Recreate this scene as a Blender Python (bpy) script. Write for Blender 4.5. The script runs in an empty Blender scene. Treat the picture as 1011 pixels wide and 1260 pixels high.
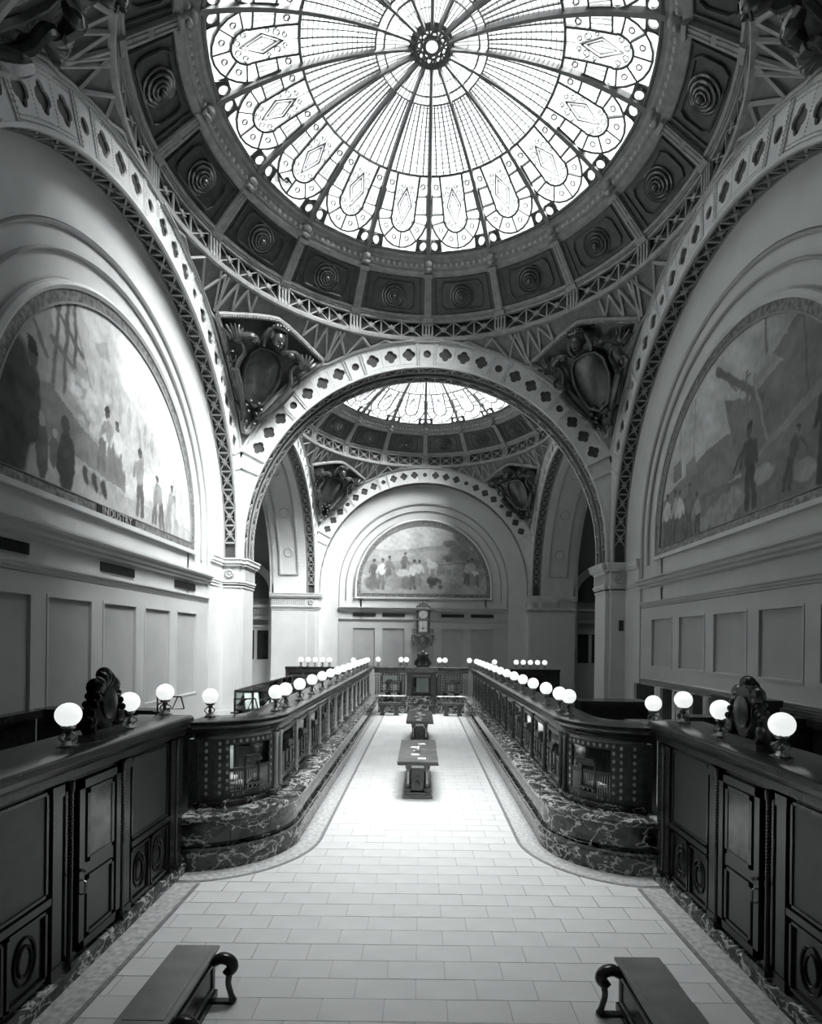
import bpy, math, random
import numpy as np
from mathutils import Matrix, Vector
PI = math.pi
sin, cos, rad = math.sin, math.cos, math.radians
random.seed(7)
C = bpy.context.scene.collection
SC = bpy.context.scene
# ------------------------------------------------------------------ camera, light, exposure
CAMX, CAMZ, F = -0.06, 3.6, 680.0
cd = bpy.data.cameras.new('camera'); cam = bpy.data.objects.new('camera', cd); C.objects.link(cam); SC.camera = cam
cd.sensor_fit = 'VERTICAL'; cd.sensor_height = 36; cd.lens = F / 1260 * 36
cd.shift_x = -(518.9 - 505.5) / 1260; cd.shift_y = (788.4 - 630) / 1260
cd.clip_start = .05; cd.clip_end = 300
cam.matrix_world = Matrix.Translation((CAMX, 0, CAMZ)) @ Matrix.Rotation(PI / 2, 4, 'X') @ Matrix.Rotation(.0123, 4, 'Z')
w = bpy.data.worlds.new('sky'); SC.world = w; w.use_nodes = True
bg = w.node_tree.nodes['Background']; bg.inputs[0].default_value = (.93, .97, 1, 1); bg.inputs[1].default_value = 1.4
sd = bpy.data.lights.new('sun', 'SUN'); sun = bpy.data.objects.new('sun', sd); C.objects.link(sun)
sd.energy = 44; sd.angle = rad(38); sd.color = (1, 1, .99)
sun.rotation_euler = Vector((-.56, .45, -.70)).to_track_quat('-Z', 'Y').to_euler()
zd = bpy.data.lights.new('zenith_light', 'SUN'); zen = bpy.data.objects.new('zenith_light', zd); C.objects.link(zen)
zd.energy = 15; zd.angle = rad(33); zen.rotation_euler = Vector((-.03, .0, -1)).to_track_quat('-Z', 'Y').to_euler()
PANE_EMIT = 2.0
PANE_CLEAR = .7
SC.view_settings.view_transform = 'Standard'; SC.view_settings.look = 'None'
SC.view_settings.gamma = 1; SC.view_settings.use_curve_mapping = False
SC.view_settings.exposure = 0.6
SC.cycles.max_bounces = 7; SC.cycles.diffuse_bounces = 5; SC.cycles.glossy_bounces = 3
SC.cycles.sample_clamp_indirect = 8

# ------------------------------------------------------------------ main measures (metres)
D1, BL, CR = 12.19, 13.35, 6.15       # centre of first bay, bay pitch, half side of bay
D2 = D1 + BL
OP, RO, ZC = 6.0, 6.87, 6.67           # arch opening radius, outer radius, centre height
SR = 9.22                              # pendentive sphere
ZCAP = 6.23
TH = 1.05                              # transverse arch thickness
CO = -.06                              # centre line of the counters

# ------------------------------------------------------------------ materials
def new_mat(name):
    m = bpy.data.materials.new(name); m.use_nodes = True
    nt = m.node_tree; b = nt.nodes['Principled BSDF']
    return m, nt, b
def mat(name, g, rough=.6, metal=0., var=.12, scale=6., bump=0., bscale=40., tint=(.975, 1, .985), spec=.5, grime=0.):
    m, nt, b = new_mat(name)
    b.inputs['Roughness'].default_value = rough; b.inputs['Metallic'].default_value = metal
    b.inputs['Specular IOR Level'].default_value = spec
    tc = nt.nodes.new('ShaderNodeTexCoord')
    n = nt.nodes.new('ShaderNodeTexNoise'); n.inputs['Scale'].default_value = scale; n.inputs['Detail'].default_value = 6
    nt.links.new(tc.outputs['Object'], n.inputs['Vector'])
    r = nt.nodes.new('ShaderNodeValToRGB')
    lo, hi = g * (1 - var), min(.95, g * (1 + var))
    r.color_ramp.elements[0].position = .3; r.color_ramp.elements[1].position = .7
    r.color_ramp.elements[0].color = (lo * tint[0], lo * tint[1], lo * tint[2], 1)
    r.color_ramp.elements[1].color = (hi * tint[0], hi * tint[1], hi * tint[2], 1)
    nt.links.new(n.outputs['Fac'], r.inputs[0]); nt.links.new(r.outputs[0], b.inputs['Base Color'])
    if bump:
        n2 = nt.nodes.new('ShaderNodeTexNoise'); n2.inputs['Scale'].default_value = bscale; n2.inputs['Detail'].default_value = 3
        nt.links.new(tc.outputs['Object'], n2.inputs['Vector'])
        bp = nt.nodes.new('ShaderNodeBump'); bp.inputs['Strength'].default_value = bump; bp.inputs['Distance'].default_value = .02
        nt.links.new(n2.outputs['Fac'], bp.inputs['Height']); nt.links.new(bp.outputs[0], b.inputs['Normal'])
    return m
def marble(name, base, vein, rough=.12, scale=1.6, thin=.035, band=.25):
    m, nt, b = new_mat(name); N = nt.nodes.new; L = nt.links.new
    b.inputs['Roughness'].default_value = rough
    tc = N('ShaderNodeTexCoord'); mp = N('ShaderNodeMapping'); mp.inputs['Rotation'].default_value = (.5, .6, .4); mp.inputs['Scale'].default_value = (1, 1, 1.6)
    L(tc.outputs['Object'], mp.inputs[0])
    def ridge(sc, det, w_, dist=1.2):
        n = N('ShaderNodeTexNoise'); n.inputs['Scale'].default_value = sc; n.inputs['Detail'].default_value = det; n.inputs['Distortion'].default_value = dist
        L(mp.outputs[0], n.inputs['Vector'])
        a = N('ShaderNodeMath'); a.operation = 'SUBTRACT'; a.inputs[1].default_value = .5; L(n.outputs['Fac'], a.inputs[0])
        c = N('ShaderNodeMath'); c.operation = 'ABSOLUTE'; L(a.outputs[0], c.inputs[0])
        d = N('ShaderNodeMapRange'); d.inputs[1].default_value = 0; d.inputs[2].default_value = w_; d.inputs[3].default_value = 1; d.inputs[4].default_value = 0
        L(c.outputs[0], d.inputs[0]); return d.outputs[0]
    v1 = ridge(scale, 8, thin, .35); v2 = ridge(scale * .7, 2, band, .8); v3 = ridge(scale * 3.2, 8, thin * 1.1, .5)
    cl = N('ShaderNodeTexNoise'); cl.inputs['Scale'].default_value = scale * 1.3; L(mp.outputs[0], cl.inputs['Vector'])
    cr = N('ShaderNodeMapRange'); cr.inputs[1].default_value = .5; cr.inputs[2].default_value = .62; L(cl.outputs['Fac'], cr.inputs[0])
    mu = N('ShaderNodeMath'); mu.operation = 'MULTIPLY'; L(v3, mu.inputs[0]); L(cr.outputs[0], mu.inputs[1])
    m2 = N('ShaderNodeMath'); m2.operation = 'MULTIPLY'; m2.inputs[1].default_value = .10; L(v2, m2.inputs[0])
    a1 = N('ShaderNodeMath'); a1.operation = 'MAXIMUM'; L(v1, a1.inputs[0]); L(mu.outputs[0], a1.inputs[1])
    a2 = N('ShaderNodeMath'); a2.operation = 'MAXIMUM'; L(a1.outputs[0], a2.inputs[0]); L(m2.outputs[0], a2.inputs[1])
    mx = N('ShaderNodeMixRGB'); mx.inputs[1].default_value = (base * .96, base, base * .97, 1); mx.inputs[2].default_value = (vein * .98, vein, vein * .98, 1)
    L(a2.outputs[0], mx.inputs[0]); L(mx.outputs[0], b.inputs['Base Color'])
    return m
M = {
 'plaster': mat('cream plaster', .52, .7, var=.05, scale=1.5, bump=.05, bscale=60),
 'wallpaint': mat('painted wall', .45, .65, var=.06, scale=1.2, bump=.05, bscale=80),
 'panelpaint': mat('painted panel field', .36, .6, var=.06, scale=2., bump=.08, bscale=60),
 'plate': mat('riveted plate paint', .56, .55, var=.08, scale=3, bump=.05),
 'truss': mat('truss paint', .25, .5, var=.15, scale=4),
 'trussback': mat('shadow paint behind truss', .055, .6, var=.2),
 'bronze': mat('dark bronze', .085, .24, metal=.45, var=.3, scale=5, bump=.25, bscale=14),
 'drumpanel': mat('coffered panel bronze', .07, .38, metal=.2, var=.25, scale=6, bump=.15, bscale=25),
 'pilaster': mat('drum pilaster paint', .29, .5, var=.2),
 'pend': mat('pendentive paint', .17, .6, var=.2),
 'rosette': mat('polished bronze boss', .14, .22, metal=.5, var=.2),
 'rib': mat('dome rib paint', .2, .5, var=.1),
 'strut': mat('light strut paint', .36, .5, var=.12, scale=4),
 'cap': mat('capital plaster', .56, .6, var=.08, scale=3, bump=.05),
 'dark': mat('dark void', .012, .8, var=.1),
 'vent': mat('dark grille', .02, .6),
 'clockgilt': mat('pale gilt clock case', .22, .35, metal=.2, var=.4, scale=14, bump=.3),
 'gild': mat('gilt frame ornament', .20, .45, metal=.3, var=.6, scale=9, bump=.5, bscale=22),
 'wood': mat('dark mahogany', .024, .22, var=.35, scale=3, bump=.05, bscale=20),
 'woodtop': mat('worn mahogany top', .11, .25, var=.3, scale=3),
 'brass': mat('old brass', .30, .3, metal=.8, var=.25, scale=10),
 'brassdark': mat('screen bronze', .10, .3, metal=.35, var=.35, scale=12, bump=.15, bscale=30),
 'collit': mat('lit column tone', .50, .25, metal=.15, var=.1),  # light falling on the left columns is put into this colour
 'tableleg': mat('bronze table leg', .14, .25, metal=.3, var=.3),
 'disc': mat('screen roundel', .55, .35, metal=.2, var=.2),
 'floor': mat('honed stone tile', .57, .42, var=.09, scale=1.1, bump=.03, bscale=50),
 'grout': mat('tile joint', .40, .8, var=.1),
 'border': mat('mosaic border', .44, .45, var=.35, scale=14),
 'stripe': mat('dark border stripe', .2, .4, var=.3, scale=14),
 'paper': mat('paper', .75, .7, var=.04),
 'leather': mat('panel baize', .035, .4, var=.2),
 'ceil': mat('upper ceiling', .12, .8, var=.1),
 'muntin': mat('leaded bars', .12, .5, var=.2),
 'marble': marble('black veined marble', .008, .75, .1, 1.7, .014, .16),
 'marble_l': marble('mottled ledge marble', .015, .6, .15, 3.6, .04, .2),
 'marble_s': marble('grey polished marble', .07, .32, .1, 1.4, .03, .25),
 'benchtop': mat('bench top stone', .22, .3, var=.18, scale=4),
}
def glass_mat():
    m, nt, b = new_mat('screen glass'); N = nt.nodes.new; L = nt.links.new
    t = N('ShaderNodeBsdfTransparent'); t.inputs[0].default_value = (.8, .84, .82, 1)
    g = N('ShaderNodeBsdfGlossy'); g.inputs['Roughness'].default_value = .06
    fr = N('ShaderNodeFresnel'); fr.inputs[0].default_value = 1.5
    mx = N('ShaderNodeMixShader'); L(fr.outputs[0], mx.inputs[0]); L(t.outputs[0], mx.inputs[1]); L(g.outputs[0], mx.inputs[2])
    L(mx.outputs[0], nt.nodes['Material Output'].inputs[0]); return m
M['glass'] = glass_mat()
def pane_mat(name, lo, hi, scale, emit):
    m, nt, b = new_mat(name); N = nt.nodes.new; L = nt.links.new
    tc = N('ShaderNodeTexCoord'); v = N('ShaderNodeTexNoise'); v.inputs['Scale'].default_value = scale; v.inputs['Detail'].default_value = 4
    L(tc.outputs['Object'], v.inputs['Vector'])
    r = N('ShaderNodeValToRGB'); r.color_ramp.elements[0].position = .35; r.color_ramp.elements[1].position = .6
    r.color_ramp.elements[0].color = (lo * .97, lo * .99, lo, 1); r.color_ramp.elements[1].color = (hi * .98, hi * .99, hi, 1)
    L(v.outputs['Fac'], r.inputs[0])
    e = N('ShaderNodeEmission'); e.inputs[1].default_value = emit; L(r.outputs[0], e.inputs[0])
    t = N('ShaderNodeBsdfTransparent'); L(r.outputs[0], t.inputs[0])
    mx = N('ShaderNodeMixShader'); mx.inputs[0].default_value = PANE_CLEAR
    L(e.outputs[0], mx.inputs[1]); L(t.outputs[0], mx.inputs[2]); L(mx.outputs[0], nt.nodes['Material Output'].inputs[0])
    return m
M['pane'] = pane_mat('opal skylight glass', .8, 1, 2.2, PANE_EMIT)
M['pane3'] = pane_mat('mottled opal glass', .62, 1, 7, PANE_EMIT)
M['pane2'] = pane_mat('leaded ornament glass', .45, 1, 5.5, PANE_EMIT)
def globe_mat():
    m, nt, b = new_mat('opal globe'); b.inputs['Base Color'].default_value = (.85, .88, .87, 1); b.inputs['Roughness'].default_value = .15
    b.inputs['Emission Color'].default_value = (.97, 1, .99, 1); b.inputs['Emission Strength'].default_value = .55; return m  # faint glow added so opal glass thought unlit reads bright
M['globe'] = globe_mat()
def attr_mat():
    m, nt, b = new_mat('mural paint'); b.inputs['Roughness'].default_value = .55
    a = nt.nodes.new('ShaderNodeAttribute'); a.attribute_name = 'paint'; nt.links.new(a.outputs['Color'], b.inputs['Base Color']); return m
M['mural'] = attr_mat()

# ------------------------------------------------------------------ mesh builder
class MB:
    def __init__(s, fn=None): s.v = []; s.f = []; s.fn = fn
    def add(s, vs, fs):
        o = len(s.v)
        s.v += [tuple(s.fn(*p)) for p in vs] if s.fn else [tuple(p) for p in vs]
        s.f += [tuple(i + o for i in f) for f in fs]; return s
    def box(s, x0, x1, y0, y1, z0, z1, n=1):
        vs = []
        for i in range(n + 1):
            x = x0 + (x1 - x0) * i / n
            vs += [(x, y0, z0), (x, y1, z0), (x, y1, z1), (x, y0, z1)]
        fs = [(0, 1, 2, 3), (4 * n + 3, 4 * n + 2, 4 * n + 1, 4 * n)]
        for i in range(n):
            for k in range(4):
                a = 4 * i + k; b = 4 * i + (k + 1) % 4
                fs.append((b, a, a + 4, b + 4))
        return s.add(vs, fs)
    def prism(s, poly, y0, y1):
        n = len(poly)
        vs = [(x, y0, z) for x, z in poly] + [(x, y1, z) for x, z in poly]
        return s.add(vs, [tuple(range(n)), tuple(range(2 * n - 1, n - 1, -1))] + [(i, i + n, (i + 1) % n + n, (i + 1) % n) for i in range(n)])
    def prof(s, pr, x0, x1, n=1, close=True):           # profile (y,z) swept along x
        k = len(pr); vs = []
        for i in range(n + 1):
            x = x0 + (x1 - x0) * i / n
            vs += [(x, y, z) for y, z in pr]
        fs = []
        for i in range(n):
            for j in range(k if close else k - 1):
                a = i * k + j; b = i * k + (j + 1) % k
                fs.append((a, b, b + k, a + k))
        if close: fs += [tuple(range(k - 1, -1, -1)), tuple(n * k + j for j in range(k))]
        return s.add(vs, fs)
    def tube(s, pts, r, n=6, caps=True):
        if isinstance(r, (list, tuple)) and 3 <= len(pts) <= 8:      # organic tapered tubes: round the path
            q, rr = [], []
            for i in range(len(pts) - 1):
                p0, p1, p2, p3 = (Vector(pts[max(i - 1, 0)]), Vector(pts[i]), Vector(pts[i + 1]), Vector(pts[min(i + 2, len(pts) - 1)]))
                for k in range(4):
                    t = k / 4; q.append(.5 * (2 * p1 + (p2 - p0) * t + (2 * p0 - 5 * p1 + 4 * p2 - p3) * t * t + (3 * p1 - p0 - 3 * p2 + p3) * t ** 3)); rr.append(r[i] + (r[i + 1] - r[i]) * t)
            pts = q + [Vector(pts[-1])]; r = rr + [r[-1]]
        P = [Vector(p) for p in pts]; m = len(P)
        rs = r if isinstance(r, (list, tuple)) else [r] * m
        vs = []; up = None
        for i in range(m):
            t = (P[min(i + 1, m - 1)] - P[max(i - 1, 0)])
            if t.length < 1e-9: t = Vector((0, 0, 1))
            t.normalize()
            if up is None: up = Vector((0, 0, 1)) if abs(t.z) < .9 else Vector((1, 0, 0))
            a = t.cross(up)
            if a.length < 1e-6: a = t.cross(Vector((0, 1, 0)))
            a.normalize(); b = a.cross(t).normalized(); up = b
            for k in range(n):
                q = 2 * PI * (k + .5) / n
                vs.append(tuple(P[i] + (a * cos(q) + b * sin(q)) * rs[i]))
        fs = [(i * n + k, i * n + (k + 1) % n, (i + 1) * n + (k + 1) % n, (i + 1) * n + k) for i in range(m - 1) for k in range(n)]
        if caps: fs += [tuple(range(n - 1, -1, -1)), tuple((m - 1) * n + k for k in range(n))]
        return s.add(vs, fs)
    def lathe(s, pr, n=16, c=(0, 0, 0), axis='z', a0=0, a1=2 * PI):
        full = abs(a1 - a0 - 2 * PI) < 1e-6; k = n if full else n + 1
        vs = []
        for r, h in pr:
            for i in range(k):
                a = a0 + (a1 - a0) * i / n
                if axis == 'z': p = (c[0] + r * cos(a), c[1] + r * sin(a), c[2] + h)
                elif axis == 'y': p = (c[0] + r * cos(a), c[1] + h, c[2] + r * sin(a))
                else: p = (c[0] + h, c[1] + r * cos(a), c[2] + r * sin(a))
                vs.append(p)
        fs = []
        for j in range(len(pr) - 1):
            for i in range(n):
                i2 = (i + 1) % k if full else i + 1
                fs.append((j * k + i, j * k + i2, (j + 1) * k + i2, (j + 1) * k + i))
        return s.add(vs, fs)
    def ball(s, c, r, nu=12, nv=8):
        rx, ry, rz = (r, r, r) if not isinstance(r, tuple) else r
        vs = []; fs = []
        for j in range(nv + 1):
            t = PI * j / nv
            for i in range(nu):
                a = 2 * PI * i / nu
                vs.append((c[0] + rx * sin(t) * cos(a), c[1] + ry * sin(t) * sin(a), c[2] + rz * cos(t)))
        for j in range(nv):
            for i in range(nu):
                fs.append((j * nu + i, (j + 1) * nu + i, (j + 1) * nu + (i + 1) % nu, j * nu + (i + 1) % nu))
        return s.add(vs, fs)
    def build(s, name, m, parent=None, smooth=False, **kw):
        me = bpy.data.meshes.new(name); me.from_pydata(s.v, [], s.f)
        ms = m if isinstance(m, (list, tuple)) else [m]
        for q in ms: me.materials.append(M[q] if isinstance(q, str) else q)
        if smooth:
            me.polygons.foreach_set('use_smooth', [True] * len(me.polygons))
            try: me.set_sharp_from_angle(angle=rad(38))
            except Exception: pass
        o = bpy.data.objects.new(name, me); C.objects.link(o)
        if parent: o.parent = parent
        for k, v in kw.items(): o[k] = v
        return o
def thing(name, label, cat, loc=(0, 0, 0), rz=0, group=None, kind=None):
    o = bpy.data.objects.new(name, None); C.objects.link(o); o.location = loc; o.rotation_euler = (0, 0, rz)
    o.empty_display_size = .1
    o['label'] = label; o['category'] = cat
    if group: o['group'] = group
    if kind: o['kind'] = kind
    return o
def struct(name, label, cat, loc=(0, 0, 0), rz=0): return thing(name, label, cat, loc, rz, None, 'structure')
KIDS = {}
def kids(o): return [c for c in o.children]
def cp(o, parent=None, rot=None, loc=None):
    c = o.copy(); C.objects.link(c)
    if parent is not None: c.parent = parent
    if rot is not None: c.rotation_euler = rot
    if loc is not None: c.location = loc
    return c
def dup(root, loc=None, rz=None, label=None, group=None):
    r = cp(root)
    if loc is not None: r.location = loc
    if rz is not None: r.rotation_euler = (0, 0, rz)
    if label: r['label'] = label
    if group: r['group'] = group
    for ch in list(root.children):
        c = cp(ch, r)
        for g in list(ch.children): cp(g, c)
    return r

# ================================================================== ARCH KIT (local: x across, y depth away from bay, z up from arch centre)
STEP = rad(5.41)
def amap(a, r, y): return (r * cos(a), y, r * sin(a))
def stmap(ac):                                     # s along the arc, y depth, t radial
    return lambda s_, y, t: amap(ac - s_ / 6.445, 6.445 + t, y)
def hole_r(kind, th):
    if kind == 'round': return .125
    best = .11
    for k in range(4):
        a = th - k * PI / 2; o, r = .105, .108
        d = r * r - (o * sin(a)) ** 2
        if d > 0 and cos(a) > 0: best = max(best, o * cos(a) + math.sqrt(d))
    return best
def cell(mb, ac, kind, y0=0., th=.05):
    mb.fn = stmap(ac); hs, ht = 6.445 * STEP / 2, .385
    rim = []
    for k in range(32):
        q = k % 8 / 8 * 2 - 1; sd = k // 8
        rim.append([(1, q), (-q, 1), (-1, -q), (q, -1)][sd])
    rim = [(x * hs, z * ht) for x, z in rim]
    inn = []
    for x, z in rim:
        t = math.atan2(z, x); r = hole_r(kind, t); inn.append((r * cos(t), r * sin(t)))
    vs = [(x, y0, z) for x, z in rim] + [(x, y0, z) for x, z in inn] + [(x, y0 + th, z) for x, z in inn]
    fs = []
    for k in range(32):
        j = (k + 1) % 32; fs += [(k, j, 32 + j, 32 + k), (32 + k, 32 + j, 64 + j, 64 + k)]
    mb.add(vs, fs)
def rivet(mb, s_, t, y=0.):
    r = .016
    mb.add([(s_ - r, y, t - r), (s_ + r, y, t - r), (s_ + r, y, t + r), (s_ - r, y, t + r), (s_, y - .018, t)], [(0, 1, 4), (1, 2, 4), (2, 3, 4), (3, 0, 4)])
def make_plates():
    top = PI / 2
    wide = MB()
    for k in (-1, 0, 1): cell(wide, top + k * STEP, 'quad')
    wide.fn = stmap(top); W = 6.445 * STEP * 1.5
    for i in range(26):
        x = -W + .03 + (2 * W - .06) * i / 25
        for t in (-.36, -.3, .3, .36): rivet(wide, x, t)
    for k in (-1, 1):
        for j in range(12): rivet(wide, k * W / 3, -.28 + .56 * j / 11)
    nar = MB(); cell(nar, top, 'round'); nar.fn = stmap(top)
    for sx in (-1, 1):
        for off in (.245, .32):
            nar.box(sx * off - .022, sx * off + .022, -.028, .0, -.385, .385)
            for j in range(12): rivet(nar, sx * off, -.36 + .72 * j / 11, -.028)
    return wide, nar
def arch_low(mb, y=0., th=.05, sx=1):               # plain plate from 27.8 deg down to the capital, between opening and corner line
    a1 = rad(90) - 11.5 * STEP; n = 10; vs = []
    for i in range(n + 1):
        a = a1 * (1 - i / n); ro = min(RO - .04, CR / cos(a)); vs += [(sx * 6.06 * cos(a), y, 6.06 * sin(a)), (sx * ro * cos(a), y, ro * sin(a))]
    vs += [(sx * 6.06, y, -.44), (sx * CR, y, -.44)]
    mb.fn = None
    mb.add(vs, [(2 * i, 2 * i + 1, 2 * i + 3, 2 * i + 2) for i in range(n + 1)])
    for a in (rad(27.6), rad(23.2)):                # cross ribs
        ro = min(RO, CR / cos(a)); dx = Vector((cos(a), 0, sin(a))); t = Vector((-sin(a), 0, cos(a)))
        p0 = dx * 6.0; p1 = dx * (ro + .02)
        q = []
        for yy in (y - .06, y):
            for p, s_ in ((p0, -1), (p1, -1), (p1, 1), (p0, 1)):
                v = p + t * .035 * s_; q.append((sx * v.x, yy, v.z))
        mb.add(q, [(0, 1, 2, 3), (4, 5, 6, 7), (0, 1, 5, 4), (1, 2, 6, 5), (2, 3, 7, 6), (3, 0, 4, 7)])
    for i in range(60):                              # rivets down the edges
        z = -.4 + 3.2 * i / 59; x = math.sqrt(max(0, 36.8 - z * z)) if z > 0 else 6.07
        for xx in (x + .05, CR - .03):
            if xx < CR: 
                r = .016; mb.add([(sx * (xx - r), y, z - r), (sx * (xx + r), y, z - r), (sx * (xx + r), y, z + r), (sx * (xx - r), y, z + r), (sx * xx, y - .018, z)], [(0, 1, 4), (1, 2, 4), (2, 3, 4), (3, 0, 4)])
ARCH = {}
def arch_fixed(depth, strips):
    """solid ring body, rims, edges; strips = list of (y0,y1) lattice strips"""
    body = MB(amap)
    n = 72
    def ring(mb, r0, r1, y0, y1, a0=0, a1=PI, m=n):
        mb.fn = lambda x, y, z: amap(x, z, y); mb.box(a0, a1, y0, y1, r0, r1, m)
    ring(body, 6.09, 6.80, .06, depth - .06)
    body.fn = None
    for sx in (-1, 1): body.box(min(sx * 6.09, sx * 6.14), max(sx * 6.09, sx * 6.14), .03, depth - .03, -.44, .02)
    rim = MB()
    ring(rim, 6.0, 6.06, -.02, .06); ring(rim, 6.82, 6.90, -.07, .03, rad(27), PI - rad(27))
    rim.fn = None
    for sx in (-1, 1): rim.box(min(sx * 6.0, sx * 6.06), max(sx * 6.0, sx * 6.06), -.02, .06, -.44, 0)
    lat = MB()
    for y0, y1 in strips:
        for yy in (y0, y1):
            ring(lat, 5.995, 6.05, yy - .025, yy + .025); lat.fn = None
            for sx in (-1, 1): lat.box(min(sx * 6.0, sx * 6.05), max(sx * 6.0, sx * 6.05), yy - .025, yy + .025, -.44, 0)
    return body, rim, lat
def lattice_cell(strips, star=True):
    mb = MB(); h = 6.03 * STEP / 2
    mp = lambda s_, y, r: amap(PI / 2 - s_ / 6.03, 6.02 + r, y)
    mb.fn = mp
    for y0, y1 in strips:
        def bar(a, b, wd=.02):
            d = Vector((b[0] - a[0], b[1] - a[1])); d.normalize(); nx, ny = -d.y * wd, d.x * wd
            q = [(a[0] + nx, a[1] + ny), (b[0] + nx, b[1] + ny), (b[0] - nx, b[1] - ny), (a[0] - nx, a[1] - ny)]
            mb.add([(x, y, -.015) for x, y in q] + [(x, y, .02) for x, y in q], [(0, 1, 2, 3), (0, 4, 5, 1), (1, 5, 6, 2), (2, 6, 7, 3), (3, 7, 4, 0)])
        if star:
            bar((-h, y0), (h, y1)); bar((-h, y1), (h, y0)); bar((h, y0), (h, y1), .028)
            c = (y0 + y1) / 2; mb.box(-.05, .05, c - .05, c + .05, -.035, .0); bar((-.12, c), (.12, c), .015); bar((0, c - .11), (0, c + .11), .015)
        else:
            m = (y0 + y1) / 2
            bar((-h, y0), (0, y1)); bar((0, y1), (h, y0)); bar((h, y0), (h, y1), .025)
    return mb
def make_arch_master(key, depth, strips, star, backface):
    wide, nar = make_plates()
    body, rim, lat = arch_fixed(depth, strips)
    ARCH[key] = dict(wide=wide.build('arch_plate', 'plate'), nar=nar.build('hole_plate', 'plate'),
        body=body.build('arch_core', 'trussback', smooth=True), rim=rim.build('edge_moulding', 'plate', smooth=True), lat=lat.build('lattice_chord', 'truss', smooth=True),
        cell=lattice_cell(strips, star).build('lattice_panel', 'truss'), depth=depth, back=backface)
    for sx in (-1, 1):
        lo = MB(); arch_low(lo, sx=sx); ARCH[key]['low%d' % sx] = lo.build('spandrel_plate', 'plate')
    for o in ARCH[key].values():
        if hasattr(o, 'name'): C.objects.unlink(o)
def put_arch(root, key, off=(0, 0, 0)):
    K = ARCH[key]
    def put(o, ry=0, rz=0, loc=off):
        c = o.copy(); C.objects.link(c); c.parent = root; c.location = loc; c.rotation_euler = (0, ry, rz); return c
    for side in range(2 if K['back'] else 1):
        rz = PI * side; loc = (off[0], off[1] + (K['depth'] if side else 0), off[2])
        for k in range(-11, 12):
            if abs(k) in (2, 6, 10): put(K['wide'], k * STEP, rz, loc) if side == 0 else put(K['wide'], -k * STEP, rz, loc)
            elif k in (0, 4, -4, 8, -8): put(K['nar'], k * STEP, rz, loc)
        put(K['rim'], 0, rz, loc); put(K['low1'], 0, rz, loc); put(K['low-1'], 0, rz, loc)
    put(K['body']); put(K['lat'])
    for k in range(-16, 17): put(K['cell'], k * STEP)
make_arch_master('T', TH, [(.06, .36), (.69, .99)], False, True)
make_arch_master('S', .53, [(.07, .46)], True, False)

# transverse arches
t1 = struct('trim_1', 'great white riveted arch with quatrefoil holes spanning the hall between the two domes', 'arch', (0, D1 + CR, ZC)); put_arch(t1, 'T')
t0 = struct('trim_2', 'matching riveted arch at the camera end of the hall', 'arch', (0, D1 - CR - TH, ZC)); put_arch(t0, 'T')

# ================================================================== MURALS
def mural_canvas(nx, nz, x0, x1, z0, z1):
    xs = np.linspace(x0, x1, nx); zs = np.linspace(z0, z1, nz)
    return np.meshgrid(xs, zs)
def smooth_noise(X, Z, sc, seed):
    r = np.random.RandomState(seed); out = np.zeros_like(X)
    for o in range(4):
        k = sc * 2 ** o
        for _ in range(5):
            a = r.rand() * 2 * PI; ph = r.rand() * 6.28
            out += np.sin((X * cos(a) + Z * sin(a)) * k * (1 + .4 * r.rand()) + ph + 1.5 * np.sin((X * sin(a) - Z * cos(a)) * k * .7 + ph * 2)) / (5 * 1.7 ** o)
    return out
class Paint:
    def __init__(s, X, Z, g): s.X, s.Z, s.g = X, Z, np.full_like(X, g)
    def lay(s, mask, v, a=1.): s.g = s.g * (1 - mask * a) + v * mask * a
    def ell(s, x, z, rx, rz, v, a=1., soft=.15, rot=0.):
        dx, dz = s.X - x, s.Z - z; u = dx * cos(rot) + dz * sin(rot); w_ = -dx * sin(rot) + dz * cos(rot)
        d = np.sqrt((u / rx) ** 2 + (w_ / rz) ** 2); s.lay(np.clip((1 - d) / soft + .5, 0, 1), v, a)
    def line(s, x0, z0, x1, z1, wd, v, a=1.):
        dx, dz = x1 - x0, z1 - z0; L = dx * dx + dz * dz
        t = np.clip(((s.X - x0) * dx + (s.Z - z0) * dz) / L, 0, 1)
        d = np.hypot(s.X - x0 - t * dx, s.Z - z0 - t * dz); s.lay(np.clip((wd - d) / .03 + .5, 0, 1), v, a)
    def poly(s, pts, v, a=1.):
        ins = np.zeros(s.X.shape, bool); n = len(pts)
        for i in range(n):
            x0, z0 = pts[i]; x1, z1 = pts[(i + 1) % n]
            if z0 == z1: continue
            c = ((z0 > s.Z) != (z1 > s.Z)) & (s.X < (x1 - x0) * (s.Z - z0) / (z1 - z0) + x0); ins ^= c
        s.lay(ins.astype(float), v, a)
    def man(s, x, z, h, body, shirt, head=.25, lean=0., arm=None, wide=1.):
        k = h / 1.7 * wide; hx = x + lean
        s.line(x - .12 * k, z, x - .05 * k + lean * .3, z + h * .48, .09 * k, body); s.line(x + .14 * k, z, x + .07 * k + lean * .3, z + h * .48, .09 * k, body)
        s.ell(x + lean * .6, z + h * .64, .20 * k, h * .2, shirt, 1, .2, -lean * .5)
        s.line(x - .16 * k + lean * .8, z + h * .76, x - .3 * k + lean, z + h * .52, .05 * k, shirt)
        if arm: s.line(x + .14 * k + lean * .8, z + h * .78, x + arm[0] * k, z + h * arm[1], .05 * k, shirt)
        else: s.line(x + .16 * k + lean * .8, z + h * .76, x + .27 * k + lean * 1.1, z + h * .5, .05 * k, shirt)
        s.ell(hx, z + h * .92, .085 * k, h * .075, head); s.ell(hx, z + h * .96, .1 * k, h * .04, head * .5)
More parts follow.
